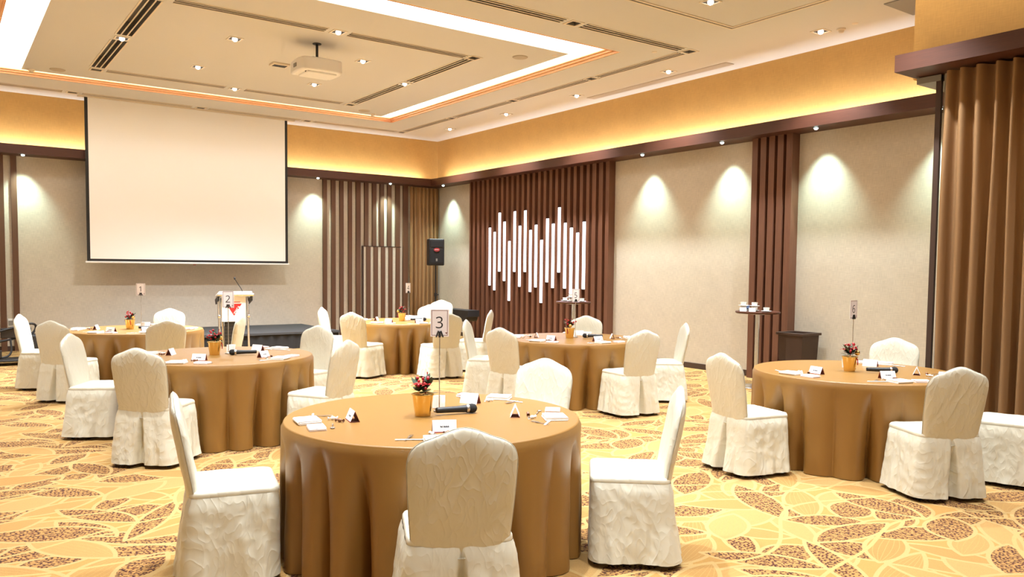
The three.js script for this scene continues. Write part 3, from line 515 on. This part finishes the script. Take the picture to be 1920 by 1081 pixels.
// cocktail tables with cups
function cup(x, y, z, turn, label) {
  const o = thing('coffee_cup', label, 'cup', [x, y, z], turn, 'white cups on the tall tables');
  mesh('saucer', lathe([[0, 0.003], [0.04, 0.003], [0.072, 0.014], [0.074, 0.017], [0.04, 0.008], [0, 0.008]], 28), M.china, o);
  mesh('cup_body', lathe([[0, 0.01], [0.026, 0.01], [0.036, 0.025], [0.042, 0.062], [0.039, 0.062], [0.033, 0.028], [0, 0.016]], 28), M.china, o);
  mesh('handle', new THREE.TorusGeometry(0.017, 0.005, 8, 16).translate(0.053, 0.04, 0), M.china, o);
}
function cocktail(x, z, lab, where, set) {
  const H = 1.05, o = thing('cocktail_table', lab, 'table', [x, 0, z], 0, 'tall cocktail tables');
  mesh('tabletop', lathe([[0, H - 0.03], [0.28, H - 0.03], [0.3, H - 0.02], [0.3, H - 0.004], [0.296, H], [0, H]], 48), M.tableWood, o);
  mesh('column', cyl(0.03, 0.03, H - 0.06, 0, H / 2, 0, 24), M.chrome, o); mesh('top_plate', cyl(0.11, 0.11, 0.012, 0, H - 0.037, 0, 24), M.steel, o);
  mesh('base', lathe([[0, 0.0], [0.24, 0.0], [0.24, 0.012], [0.1, 0.03], [0.035, 0.05], [0, 0.05]], 40), M.chrome, o);
  const f = (a, b) => [x + a, H, z + b];
  set(f, where, H);
}
cocktail(-0.86, 10.24, 'tall round cocktail table in front of the slatted pilaster', 'cocktail table by the pilaster', (f, w, H) => {
  const p = (a, b, y = 0) => { const q = f(a, b); q[1] += y; return q; };
  cup(...p(-0.08, 0.2), 0.6, 'white cup alone at the right edge of the ' + w);
  for (const [a, b, n] of [[-0.18, -0.12, 'left'], [-0.12, 0.02, 'right']]) { cup(...p(a + 0.06, b - 0.03), 0.2, `white cup at the bottom of the ${n} stack on the ` + w); cup(...p(a + 0.06, b - 0.03, 0.062), 0.2, `white cup at the top of the ${n} stack on the ` + w); }
  for (const [a, b, n] of [[-0.24, -0.06, 'left'], [-0.2, 0.06, 'right']]) { const g = new THREE.BoxGeometry(0.09, 0.055, 0.004).rotateX(-0.35).translate(0, 0.029, 0); single('folded_card', g, M.paper, `small white folded card on the ${n} of the ` + w, 'card', p(a, b), -0.7, 'cards on the tall tables'); }
  const s = thing('sugar_holder', 'small blue and black sugar holder on the ' + w, 'holder', p(0.06, -0.22)); mesh('tray', rb(0.09, 0.03, 0.06, 0, 0.015, 0), M.black, s); mesh('sachets', [rb(0.06, 0.05, 0.03, 0, 0.05, 0)], std({ color: 0x5a6f9c, roughness: 0.7 }), s);
});
cocktail(-1.19, 6.68, 'tall round cocktail table in front of the light bars', 'cocktail table by the light bars', (f, w) => {
  const p = (a, b, y = 0) => { const q = f(a, b); q[1] += y; return q; };
  cup(...p(0.02, 0.2), 0.6, 'white cup at the right edge of the ' + w); cup(...p(-0.06, 0.0), 0.6, 'white cup at the bottom of the stack on the ' + w); cup(...p(-0.06, 0.0, 0.062), 0.6, 'white cup at the top of the stack on the ' + w); cup(...p(-0.02, -0.2), 0.6, 'white cup at the left edge of the ' + w);
});

// ================= TABLES =================
const TB = { 1: [-7.95, 5.74], 2: [-7.87, 9.44], 3: [-7.74, 13.24], 4: [-4.0, 5.88], 5: [-3.67, 9.66], 6: [-3.64, 13.38] };
const TR = 0.84, TY = 0.752;
function clothGeo(seed) {
  const n = 640, pos = [], uv = [], idx = [], R = rng(seed);
  const NF = 21;
  const prof = []; for (let i = 0; i <= 12; i++) prof.push([TR * i / 12 * 0.985, TY, 0]);
  for (let i = 1; i <= 5; i++) { const a = i / 5 * Math.PI / 2; prof.push([TR * 0.985 + 0.0126 * Math.sin(a), TY - 0.0126 * (1 - Math.cos(a)), 0]); }
  const rows = 34; for (let i = 1; i <= rows; i++) { const t = i / rows; prof.push([TR + 0.01 + 0.022 * t, TY - 0.0126 - (TY - 0.0176) * t, t]); }
  for (let j = 0; j < prof.length; j++) for (let i = 0; i <= n; i++) {
    const th = i / n * Math.PI * 2, [r0, y0, t] = prof[j]; let f = 0;
    const cx = Math.sin(th), cz = Math.cos(th);
    if (t > 0) {
      const ph = NF * th + 2.6 * N3(cx * 1.3 + seed, cz * 1.3, 1) + 0.5 * t * N3(cx * 2, cz * 2, seed), am = 0.35 + 0.95 * Math.max(0, 0.5 + 1.2 * N3(cx * 2.4, cz * 2.4, seed + 5)), st = Math.max(0, Math.min(1, (t - 0.06 * (1 + 1.5 * N3(cx * 3, cz * 3, seed + 9))) / 0.75));
      f = am * Math.pow(st, 0.8) * -Math.pow(1 - Math.abs(Math.sin(ph / 2)), 1.5) - 0.10 * am * t * (1 - Math.abs(Math.sin(ph * 0.5 + 0.9 + 2 * N3(cx * 3, cz * 3, 7))));
    }
    const r = r0 + 0.165 * f + (t > 0 ? 0.008 * t * N3(cx * 6, t * 3, cz * 6 + seed) : 0);
    pos.push(r * Math.sin(th), y0 + (t === 0 ? 0.0008 * N3(r * Math.sin(th) * 4, r * Math.cos(th) * 4, seed) : 0), r * Math.cos(th));
    if (t > 0) uv.push(th * TR, t * 0.75); else uv.push(r0 * Math.sin(th), r0 * Math.cos(th));
    if (i && j) { const a = (j - 1) * (n + 1) + i - 1, b = a + 1, c = a + n + 1, d = c + 1; idx.push(a, c, b, b, c, d); }
  }
  const g = new THREE.BufferGeometry(); g.setAttribute('position', new THREE.Float32BufferAttribute(pos, 3)); g.setAttribute('uv', new THREE.Float32BufferAttribute(uv, 2)); g.setIndex(idx); g.computeVertexNormals(); return g;
}
const cloths = [clothGeo(21), clothGeo(22), clothGeo(25)];
const tableLab = { 1: 'round table in a gold cloth with sign one, far left by the stage', 2: 'round table in a gold cloth with sign two, left in front of the lectern', 3: 'round table in a gold cloth with sign three, nearest the camera', 4: 'round table in a gold cloth in front of the slatted far wall', 5: 'round table in a gold cloth with sign five, before the light bars', 6: 'round table in a gold cloth with sign six, right by the brown curtain' };
for (const k of [1, 2, 3, 4, 5, 6]) {
  const o = thing('round_table', tableLab[k], 'table', [TB[k][0], 0, TB[k][1]], [0, 0.4, 2.2, 0.3, 1.1, 4.0, 5.1][k], 'round banquet tables');
  mesh('tablecloth', cloths[k % 3], M.satin, o); mesh('tabletop', lathe([[0, TY - 0.03], [TR - 0.012, TY - 0.03], [TR - 0.008, TY - 0.012], [0, TY - 0.004]], 48), M.tableWood, o);
}

// ---------- chairs ----------
function chairGeos(seed) {
  const W = 0.228, Y0 = 0.40, YT = 0.955;
  const crown = u => { const a = Math.min(1, Math.abs(u) / 0.8); let h = YT - 0.052 * a * a * (3 - 2 * a); const u0 = 0.62; if (Math.abs(u) > u0) { const q = (Math.abs(u) - u0) / (1 - u0); h -= 0.095 * (1 - Math.sqrt(Math.max(0, 1 - q * q))); } return h; };
  const back = (() => {
    const n = 40, rows = 40, pos = [], uv = [], idx = [];
    for (const side of [1, -1]) {
      const o = pos.length / 3;
      for (let j = 0; j <= rows; j++) for (let i = 0; i <= n; i++) {
        const u = Math.sin((i / n * 2 - 1) * Math.PI / 2), v = Math.sin(j / rows * Math.PI / 2), y = Y0 + v * (crown(u) - Y0);
        const t = (y - Y0) / (YT - Y0), hw = W * (0.885 + 0.115 * Math.sin(Math.min(1, t * 1.25) * Math.PI / 2));
        const th = 0.03 * Math.pow(Math.max(0, 1 - Math.pow(Math.abs(u), 7)), 0.5) * Math.pow(Math.max(0, 1 - Math.pow(v, 12)), 0.5);
        const edge = Math.min(1, th / 0.02), wr = edge * (0.004 * N3(u * 2.4 + seed, y * 7, side * 3 + seed) + 0.002 * (1 - 2 * Math.abs(N3(u * 4 + seed * 2, y * 9 + u * 3, seed))));
        pos.push(u * hw, y, -0.205 - 0.10 * Math.pow(t, 1.1) - 0.012 * (1 - u * u) * Math.sin(t * Math.PI) + side * th + side * wr); uv.push(u * hw + (side < 0 ? 0.6 : 0), y);
        if (i && j) { const a = o + (j - 1) * (n + 1) + i - 1, b = a + 1, c = a + n + 1, d = c + 1; side > 0 ? idx.push(a, b, c, b, d, c) : idx.push(a, c, b, b, c, d); }
      }
    }
    let g = new THREE.BufferGeometry(); g.setAttribute('position', new THREE.Float32BufferAttribute(pos, 3)); g.setAttribute('uv', new THREE.Float32BufferAttribute(uv, 2)); g.setIndex(idx); g.computeVertexNormals(); return g;
  })();
  // loop around the seat
  const hx = 0.222, zb = -0.235, zf = 0.195, cr = 0.05;
  const loop = []; const per = 184; {
    const segs = [[-hx + cr, zb, hx - cr, zb], [hx, zb + cr, hx, zf - cr], [hx - cr, zf, -hx + cr, zf], [-hx, zf - cr, -hx, zb + cr]], cs = [[hx - cr, zb + cr, -Math.PI / 2], [hx - cr, zf - cr, 0], [-hx + cr, zf - cr, Math.PI / 2], [-hx + cr, zb + cr, Math.PI]];
    for (let k = 0; k < 4; k++) { const s = segs[k], L = Math.hypot(s[2] - s[0], s[3] - s[1]), n = Math.round(L / 0.0095), nx = (s[3] - s[1]) / L, nz = -(s[2] - s[0]) / L; for (let i = 0; i < n; i++) loop.push([s[0] + (s[2] - s[0]) * i / n, s[1] + (s[3] - s[1]) * i / n, nx, nz]); const c = cs[k]; for (let i = 0; i < 6; i++) { const a = c[2] + i / 6 * Math.PI / 2; loop.push([c[0] + cr * Math.cos(a), c[1] + cr * Math.sin(a), Math.cos(a), Math.sin(a)]); } }
  }
  const skirt = (() => {
    const n = loop.length, rows = 26, pos = [], uv = [], idx = []; let L = 0;
    for (let i = 0; i <= n; i++) {
      const p = loop[i % n], q = loop[(i + n - 1) % n]; if (i) L += Math.hypot(p[0] - q[0], p[1] - q[1]);
      for (let j = 0; j <= rows; j++) {
        const t = j / rows, y = 0.452 - t * 0.42, rear = p[3] < -0.7 ? 1 : 0, fr = p[3] > 0 ? 1 - 0.9 * p[3] : 1;
        let f = 0.004 + 0.048 * Math.pow(t, 1.15) + 0.012 * Math.sin(Math.min(1, t * 6) * Math.PI / 2);
        f += t * (0.018 * N3(p[0] * 9 + seed, t * 1.2, p[1] * 9) + 0.014 * N3(p[0] * 22, t * 1.5 + seed, p[1] * 22));
        f += 0.0035 * (1 - 2 * Math.abs(N3(p[0] * 14 + seed, t * 6 + p[1] * 9, p[1] * 14)));
        if (rear) { const d = p[0] / (0.006 + 0.030 * t); f -= 0.062 * Math.min(1, t * 2.2 + 0.1) * Math.exp(-Math.pow(Math.abs(d), 3)); f += 0.012 * t * Math.exp(-Math.pow((Math.abs(p[0]) - 0.07) / 0.04, 2)); }
        f *= fr; pos.push(p[0] + p[2] * f, y, p[1] + p[3] * f); uv.push(L, y);
        if (i && j) { const a = (i - 1) * (rows + 1) + j - 1, b = a + 1, c = a + rows + 1, d = c + 1; idx.push(a, c, b, b, c, d); }
      }
    }
    const g = new THREE.BufferGeometry(); g.setAttribute('position', new THREE.Float32BufferAttribute(pos, 3)); g.setAttribute('uv', new THREE.Float32BufferAttribute(uv, 2)); g.setIndex(idx); g.computeVertexNormals(); return g;
  })();
  const seat = (() => {
    const n = loop.length, rings = [[1, 0.44], [1.02, 0.455], [1.015, 0.470], [0.985, 0.481], [0.92, 0.486], [0.7, 0.487], [0.4, 0.488], [0.0, 0.4885]], pos = [], uv = [], idx = [], zc = (zb + zf) / 2;
    for (let j = 0; j < rings.length; j++) for (let i = 0; i <= n; i++) { const p = loop[i % n], [s, y] = rings[j], x = p[0] * s, z = zc + (p[1] - zc) * s; pos.push(x, y + 0.003 * N3(x * 12 + seed, z * 12, 3) * (j > 2 ? 1 : 0), z); uv.push(x, z); if (i && j) { const a = (j - 1) * (n + 1) + i - 1, b = a + 1, c = a + n + 1, d = c + 1; idx.push(a, b, c, b, d, c); } }
    const g = new THREE.BufferGeometry(); g.setAttribute('position', new THREE.Float32BufferAttribute(pos, 3)); g.setAttribute('uv', new THREE.Float32BufferAttribute(uv, 2)); g.setIndex(idx); g.computeVertexNormals(); return g;
  })();
  const seam = tube([[-0.2, 0.4, -0.238], [-0.1, 0.398, -0.25], [0, 0.397, -0.253], [0.1, 0.398, -0.25], [0.2, 0.4, -0.238]], 0.0035, 20, 6);
  const edge = []; for (let i = 0; i <= 40; i++) { const u = -1 + i / 20, y = crown(u), t = (y - Y0) / (YT - Y0), hw = W * (0.885 + 0.115 * Math.sin(Math.min(1, t * 1.25) * Math.PI / 2)); edge.push([u * hw, y, -0.205 - 0.10 * Math.pow(t, 1.1) - 0.012 * (1 - u * u) * Math.sin(t * Math.PI)]); }
  for (let i = 1; i <= 6; i++) { const y = crown(1) - i / 6 * (crown(1) - 0.46), t = (y - Y0) / (YT - Y0), hw = W * (0.885 + 0.115 * Math.sin(Math.min(1, t * 1.25) * Math.PI / 2)), z = -0.205 - 0.10 * Math.pow(t, 1.1); edge.push([hw, y, z]); edge.unshift([-hw, y, z]); }
  const piping = tube(edge, 0.0035, 90, 6);
  return { back, skirt, seat, seam, piping };
}
const legGeo = bb(-0.012, 0.012, 0, 0.44, -0.012, 0.012);
const protos = [1.3, 7.9, 14.6].map(s => { const g = chairGeos(s); const o = new THREE.Group(); const b = mesh('backrest', g.back, M.cover, o); mesh('piping', g.piping, M.cover, b); mesh('seat', g.seat, M.cover, o); const k = mesh('skirt', g.skirt, M.cover, o); mesh('seam', g.seam, M.cover, k); for (const [x, z] of [[-0.2, -0.2], [0.2, -0.2], [-0.2, 0.16], [0.2, 0.16]]) { const l = mesh('leg', legGeo, M.black, o); l.position.set(x, 0, z); } return o; });
const chairs = [
  [1, -113, 1.38, 'the far left one, half hidden behind another'], [1, -47, 1.46, 'the left one, brown-shaded back to the camera'], [1, 150, 1.40, 'the far one against the wall'], [1, 3, 1.46, 'the near one, back to the camera'], [1, 58, 1.38, 'the right one, seen edge on before the lectern'],
  [2, -120, 1.38, 'the left one with its seat side showing'], [2, -42, 1.40, 'the near one, back to the camera'], [2, 33, 1.40, 'the right near one, turned half away'], [2, 117, 1.37, 'the far right one facing the camera'],
  [3, -25, 1.39, 'the near one, back to the camera, largest of all'], [3, -103, 1.38, 'the left one seen from its side'], [3, 49, 1.40, 'the right one seen from its side'], [3, 114, 1.37, 'the far one facing the camera'],
  [4, -130, 1.37, 'the far left one seen edge on'], [4, -61, 1.42, 'the near left one, back to the camera'], [4, -4, 1.50, 'the near right one, back to the camera'], [4, 46, 1.38, 'the right one seen edge on'], [4, 134, 1.40, 'the far one facing the camera'],
  [5, -135, 1.37, 'the far left one seen from its side'], [5, -75, 1.42, 'the near left one, back to the camera'], [5, 133, 1.37, 'the far one before the slatted panel'], [5, -7, 1.39, 'the near right one, back to the camera'], [5, 55, 1.38, 'the right one by the pale wall'],
  [6, -102, 1.42, 'the left one with its wrinkled seat side showing'], [6, -30, 1.37, 'the near one, back to the camera'], [6, 16, 1.43, 'the right one cut by the picture edge'], [6, 106, 1.37, 'the far one facing the camera'],
];
let ci = 0;
function putChair(x, z, turn, label, group) { const r = protos[ci++ % 3].clone(); r.name = numbered('banquet_chair'); r.position.set(x, 0, z); r.rotation.y = turn; scene.add(r); r.userData = {}; tag(r, label, 'chair', group); }
const tname = { 1: 'table one', 2: 'table two', 3: 'table three', 4: 'table four', 5: 'table five', 6: 'table six' };
for (const [t, a, r, d] of chairs) { const q = a * Math.PI / 180, rr = r - 0.30; putChair(TB[t][0] + rr * Math.sin(q), TB[t][1] + rr * Math.cos(q), q + Math.PI, `white covered chair at ${tname[t]}, ${d}`, 'white covered banquet chairs'); }
putChair(-1.91, 3.47, -0.5, 'white covered chair standing alone below the loudspeaker', 'white covered banquet chairs');

// ---------- things on the tables ----------
function leafGeo(l, w, bend) { const s = new THREE.Shape(); s.moveTo(0, 0); s.quadraticCurveTo(w, l * 0.45, 0, l); s.quadraticCurveTo(-w, l * 0.45, 0, 0); const g = new THREE.ShapeGeometry(s, 5); const p = g.attributes.position; for (let i = 0; i < p.count; i++) p.setZ(i, bend * Math.pow(p.getY(i) / l, 2) - 0.15 * Math.abs(p.getX(i))); g.computeVertexNormals(); return g; }
function flowerPot(seed) {
  const o = new THREE.Group(), R = rng(seed);
  const pot = new THREE.CylinderGeometry(0.052, 0.038, 0.105, 16, 1, false).translate(0, 0.0535, 0);
  mesh('pot', [pot, new THREE.TorusGeometry(0.053, 0.004, 8, 24).rotateX(Math.PI / 2).translate(0, 0.106, 0)], M.brass, o);
  const lv = []; for (let k = 0; k < 26; k++) { const g = leafGeo(0.055 + 0.03 * R(), 0.028, -0.015); g.rotateX(-0.3 - 1.0 * R()).rotateY(R() * 6.28); lv.push(g.translate((R() - 0.5) * 0.05, 0.11 + 0.035 * R(), (R() - 0.5) * 0.05)); }
  mesh('foliage', lv, M.leaf, o);
  const pt = []; for (const [x, y, z, s] of [[0.018, 0.15, 0.02, 1], [-0.03, 0.165, -0.01, 0.75], [0.03, 0.155, -0.03, 0.7]]) for (let k = 0; k < 8; k++) { const g = leafGeo(0.042 * s, 0.02 * s, 0.012); g.rotateX(0.9 + 0.4 * R()).rotateY(k / 8 * 6.28); pt.push(g.translate(x, y, z)); }
  mesh('flower', pt, M.red, o);
  const br = []; for (let k = 0; k < 14; k++) br.push(new THREE.SphereGeometry(0.007 + 0.003 * R(), 8, 6).translate((R() - 0.5) * 0.1, 0.13 + 0.07 * R(), (R() - 0.5) * 0.1)); mesh('berries', br, M.berry, o);
  mesh('bauble', new THREE.SphereGeometry(0.019, 16, 12).translate(-0.035, 0.135, 0.035), M.brass, o);
  mesh('twig', tube([[-0.04, 0.11, 0], [-0.055, 0.09, 0.01], [-0.055, 0.05, 0.015]], 0.004, 10, 5), M.berry, o); mesh('twig', tube([[0, 0.11, 0], [-0.03, 0.17, -0.01], [-0.04, 0.21, -0.01]], 0.003, 10, 5), M.berry, o);
  return o;
}
function drawNumber(ch) {
  return canvasTex(176, 256, (x, w, h) => {
    x.fillStyle = '#e9e2e2'; x.fillRect(0, 0, w, h); x.strokeStyle = '#6f4a48'; x.lineWidth = 5; x.strokeRect(12, 10, w - 26, h - 22);
    x.fillStyle = '#161617'; x.font = '150px sans-serif'; x.textAlign = 'center'; x.textBaseline = 'middle'; x.fillText(ch, w / 2 - 2, h / 2 - 4);
    x.fillStyle = '#6a3a30'; x.beginPath(); x.moveTo(w - 14, h - 40); x.lineTo(w - 36, h - 40); x.lineTo(w - 24, h - 22); x.fill();
  });
}
function numberStand(k, x, z, turn, label) {
  const o = thing('table_number_stand', label, 'table sign', [x, TY, z], turn);
  mesh('base', lathe([[0, 0.002], [0.035, 0.002], [0.035, 0.008], [0.008, 0.014], [0, 0.014]], 24), M.steel, o);
  mesh('pole', cyl(0.0035, 0.0035, 0.44, 0, 0.232, 0, 10), M.steel, o);
  mesh('clip', [bb(-0.006, 0.006, 0.44, 0.475, 0.003, 0.009), rot(bb(-0.004, 0.004, -0.02, 0.02, 0.003, 0.008), 'Z', 0.35).translate(0.014, 0.46, 0), rot(bb(-0.004, 0.004, -0.02, 0.02, 0.003, 0.008), 'Z', -0.35).translate(-0.014, 0.46, 0)], M.black, o);
  const m = std({ map: drawNumber(k), roughness: 0.5 });
  mesh('number_card', new THREE.BoxGeometry(0.108, 0.16, 0.003).translate(0, 0.525, 0), [M.paper, M.paper, M.paper, M.paper, m, m], o);
}
function micGeo() { const g = lathe([[0, 0], [0.014, 0.0], [0.017, 0.01], [0.0185, 0.12], [0.022, 0.185], [0.024, 0.2], [0.0, 0.2]], 20); return { body: g, ring: lathe([[0.0235, 0.186], [0.0255, 0.19], [0.0255, 0.2], [0.022, 0.204]], 20), head: lathe([[0.02, 0.2], [0.026, 0.205], [0.028, 0.222], [0.024, 0.24], [0.012, 0.25], [0, 0.252]], 20) }; }
const mg = micGeo(); for (const k in mg) mg[k].rotateX(Math.PI / 2).translate(0, 0.0285, -0.126);
const headTurn = (x, z) => Math.atan2(camera.position.x * 0 + -10 - x, 17 - z);
const potSeed = { 1: 31, 2: 32, 3: 33, 4: 34, 5: 35, 6: 36 };
const signTurn = { 1: -0.18, 2: -0.27, 3: -0.55, 4: 0.36, 5: -0.1, 6: 0.0 };
const micDir = { 1: 1.39, 2: 4.45, 3: 1.35, 4: 1.1, 5: 4.0, 6: 0.75 };   // heading of the microphone head
const micAt = { 1: [0.15, 0.03], 2: [0.17, 0.04], 3: [0.13, -0.02], 4: [0.18, 0.03], 5: [0.22, 0.03], 6: [0.07, 0.14] };
for (const k of [1, 2, 3, 4, 5, 6]) {
  const [x, z] = TB[k], nm = tname[k];
  const p = flowerPot(potSeed[k]); p.name = numbered('flower_pot'); p.position.set(x - 0.06, TY, z - 0.02); p.rotation.y = k * 1.3; p.scale.setScalar(1.18); scene.add(p); tag(p, `small brass pot of red flowers in the middle of ${nm}`, 'flower pot', 'flower pots on the tables');
  numberStand(String(k), x + 0.09, z - 0.09, signTurn[k], `upright number card on a thin steel pole on ${nm}`);
  const m = thing('microphone', `black handheld microphone lying beside the flower pot on ${nm}`, 'microphone', [x + micAt[k][0], TY, z + micAt[k][1] + 0.06], micDir[k], 'handheld microphones');
  mesh('handle', mg.body, M.black, m); mesh('ring', mg.ring, M.steel, m); mesh('grille_head', mg.head, M.blackCloth, m);
  const c = thing('card_stack', `white cards standing behind the flower pot on ${nm}`, 'cards', [x + 0.12, TY, z - 0.17], -0.6, 'white cards behind the pots');
  for (let i = 0; i < 3; i++) mesh('card', rb(0.055, 0.075, 0.002, 0, 0.0375, 0, 0.0009, 1).rotateX(-0.12 - i * 0.05).translate(i * 0.01, 0.004, -i * 0.012), M.paper, c);
}
// place settings
const scribble = canvasTex(256, 128, (x, w, h) => {
  x.fillStyle = '#eeebe8'; x.fillRect(0, 0, w, h); x.strokeStyle = '#2b2b30'; x.lineWidth = 6; x.lineCap = 'round'; x.beginPath();
  for (const [a, b] of [[84, 106], [116, 176]]) for (let q = a; q < b; q += 7) { x.moveTo(q, 60 + (q % 3) * 3); x.lineTo(q + 3, 76); } x.stroke(); x.fillStyle = '#8b2b30'; x.fillRect(0, h - 9, w, 9);
});
const tentMats = [M.tentInside, M.tentInside, M.paper, M.paper, std({ map: scribble, roughness: 0.75 }), M.tentInside];
const tentSide = new THREE.BoxGeometry(0.125, 0.066, 0.0015);
const tentA = tentSide.clone().rotateX(-0.42).translate(0, 0.0305, 0.0135), tentB = tentSide.clone().rotateX(0.42).translate(0, 0.0305, -0.0135);
const tentFloor = bb(-0.0625, 0.0625, 0, 0.001, -0.026, 0.026);
const tentBackMats = [M.tentInside, M.tentInside, M.paper, M.paper, M.tentInside, M.paper];
const napkinGeo = [rb(0.15, 0.007, 0.125, 0, 0.0035, 0, 0.003), rb(0.148, 0.007, 0.12, 0.001, 0.0105, 0.001, 0.003), rb(0.144, 0.008, 0.115, -0.001, 0.018, -0.002, 0.0035)];
const napRoll = rot(cyl(0.011, 0.011, 0.144, 0, 0, 0, 14), 'Z', Math.PI / 2).scale(1, 0.95, 1).translate(0, 0.0115, 0.058);
const padGeo = [rb(0.125, 0.006, 0.09, 0, 0.003, 0, 0.002), rb(0.123, 0.006, 0.088, 0.002, 0.009, 0.001, 0.002), rb(0.122, 0.005, 0.087, -0.001, 0.0145, 0, 0.002)];
function spoonGeo() { const b = new THREE.SphereGeometry(1, 14, 8, 0, 6.2832, 0, Math.PI / 2).scale(0.014, 0.004, 0.02).rotateX(Math.PI).translate(0, 0.0045, 0.062); return mergeAll([b, bar([0, 0.0035, 0.046], [0, 0.007, 0.01], 0.0018, 6), rb(0.008, 0.002, 0.06, 0, 0.005, -0.02, 0.0008, 1)]); }
function forkGeo() { const g = [rb(0.008, 0.0022, 0.08, 0, 0.004, -0.03, 0.0008, 1), rb(0.018, 0.002, 0.025, 0, 0.005, 0.022, 0.0008, 1)]; for (let i = 0; i < 4; i++) g.push(rb(0.0028, 0.002, 0.035, -0.0075 + i * 0.005, 0.0055, 0.05, 0.0006, 1)); return mergeAll(g); }
function knifeGeo() { return mergeAll([rb(0.012, 0.005, 0.085, 0, 0.003, -0.045, 0.002, 1), rb(0.016, 0.0018, 0.1, 0.001, 0.0035, 0.045, 0.0008, 1)]); }
const sp = spoonGeo(), fk = forkGeo(), kn = knifeGeo();
const candyGeo = mergeAll([new THREE.SphereGeometry(0.012, 10, 8).scale(1.2, 0.85, 0.9).translate(0, 0.011, 0), new THREE.ConeGeometry(0.010, 0.016, 8, 1, true).rotateZ(Math.PI / 2).translate(0.02, 0.011, 0), new THREE.ConeGeometry(0.010, 0.016, 8, 1, true).rotateZ(-Math.PI / 2).translate(-0.02, 0.011, 0)]);
const candyWhite = M.white.clone(); candyWhite.side = THREE.DoubleSide; const candyBrown = M.candy.clone(); candyBrown.side = THREE.DoubleSide;
const seats = {
  1: [[-113, 'far left'], [-47, 'near left'], [150, 'far'], [3, 'near'], [58, 'right']], 2: [[-120, 'left'], [-42, 'near'], [33, 'right near'], [117, 'far right']], 3: [[-25, 'near'], [-103, 'left'], [52, 'right'], [118, 'far']],
  4: [[-130, 'far left'], [-61, 'near left'], [-4, 'near right'], [46, 'right'], [134, 'far']], 5: [[-135, 'far left'], [-75, 'near left'], [133, 'far'], [-7, 'near right'], [55, 'right']], 6: [[-102, 'left'], [-30, 'near'], [25, 'right'], [106, 'far']],
};
const Rs = rng(404);
for (const k of [1, 2, 3, 4, 5, 6]) for (const [a, n] of seats[k]) {
  const q = a * Math.PI / 180, er = [Math.sin(q), Math.cos(q)], et = [Math.cos(q), -Math.sin(q)], [x, z] = TB[k], w = `on ${tname[k]} at the ${n} seat`;
  const at = (r, t) => [x + er[0] * r + et[0] * t, TY, z + er[1] * r + et[1] * t], j = s => (Rs() - 0.5) * s;
  const nk = thing('napkin', `white folded napkin ${w}`, 'napkin', at(0.70 + j(0.02), -0.04 + j(0.05)), q + j(0.5), 'folded napkins'); for (const g of napkinGeo) mesh('fold', g, M.linen, nk); mesh('rolled_edge', napRoll, M.linen, nk);
  const pd = thing('notepad', `stack of white and pale pink leaflets ${w}`, 'leaflets', at(0.685 + j(0.02), 0.17 + j(0.03)), q + j(0.4), 'leaflet stacks'); for (const g of padGeo) mesh('sheet', g, M.pad, pd); mesh('print', bb(-0.04, 0.035, 0.017, 0.0174, -0.02, 0.012), M.padMark, pd);
  const tn = thing('name_tent', `white folded name card ${w}`, 'name card', at(0.47, 0.01 + j(0.04)), q + j(0.15), 'folded name cards'); mesh('front_face', tentA, tentMats, tn); mesh('rear_face', tentB, tentBackMats, tn); mesh('fold_base', tentFloor, M.tentInside, tn);
  single('teaspoon', sp, M.steel, `small steel teaspoon ${w}`, 'spoon', at(0.6, 0.12 + j(0.04)), q + 1.3 + j(0.6), 'teaspoons');
  single('fork', fk, M.steel, `steel dessert fork ${w}`, 'fork', at(0.615, -0.19 + j(0.03)), q + 2.6 + j(0.7), 'dessert forks');
  single('table_knife', kn, M.white, `white handled table knife ${w}`, 'knife', at(0.66, -0.17 + j(0.02)), q + 1.4 + j(0.3), 'table knives');
  single('wrapped_candy', candyGeo, candyWhite, `sweet in a white wrapper ${w}`, 'sweet', at(0.57, -0.05 + j(0.05)), j(6), 'white wrapped sweets');
  single('brown_candy', candyGeo, candyBrown, `sweet in a brown wrapper ${w}`, 'sweet', at(0.545, 0.03 + j(0.03)), j(6), 'brown wrapped sweets');
}
renderer.render(scene, camera);
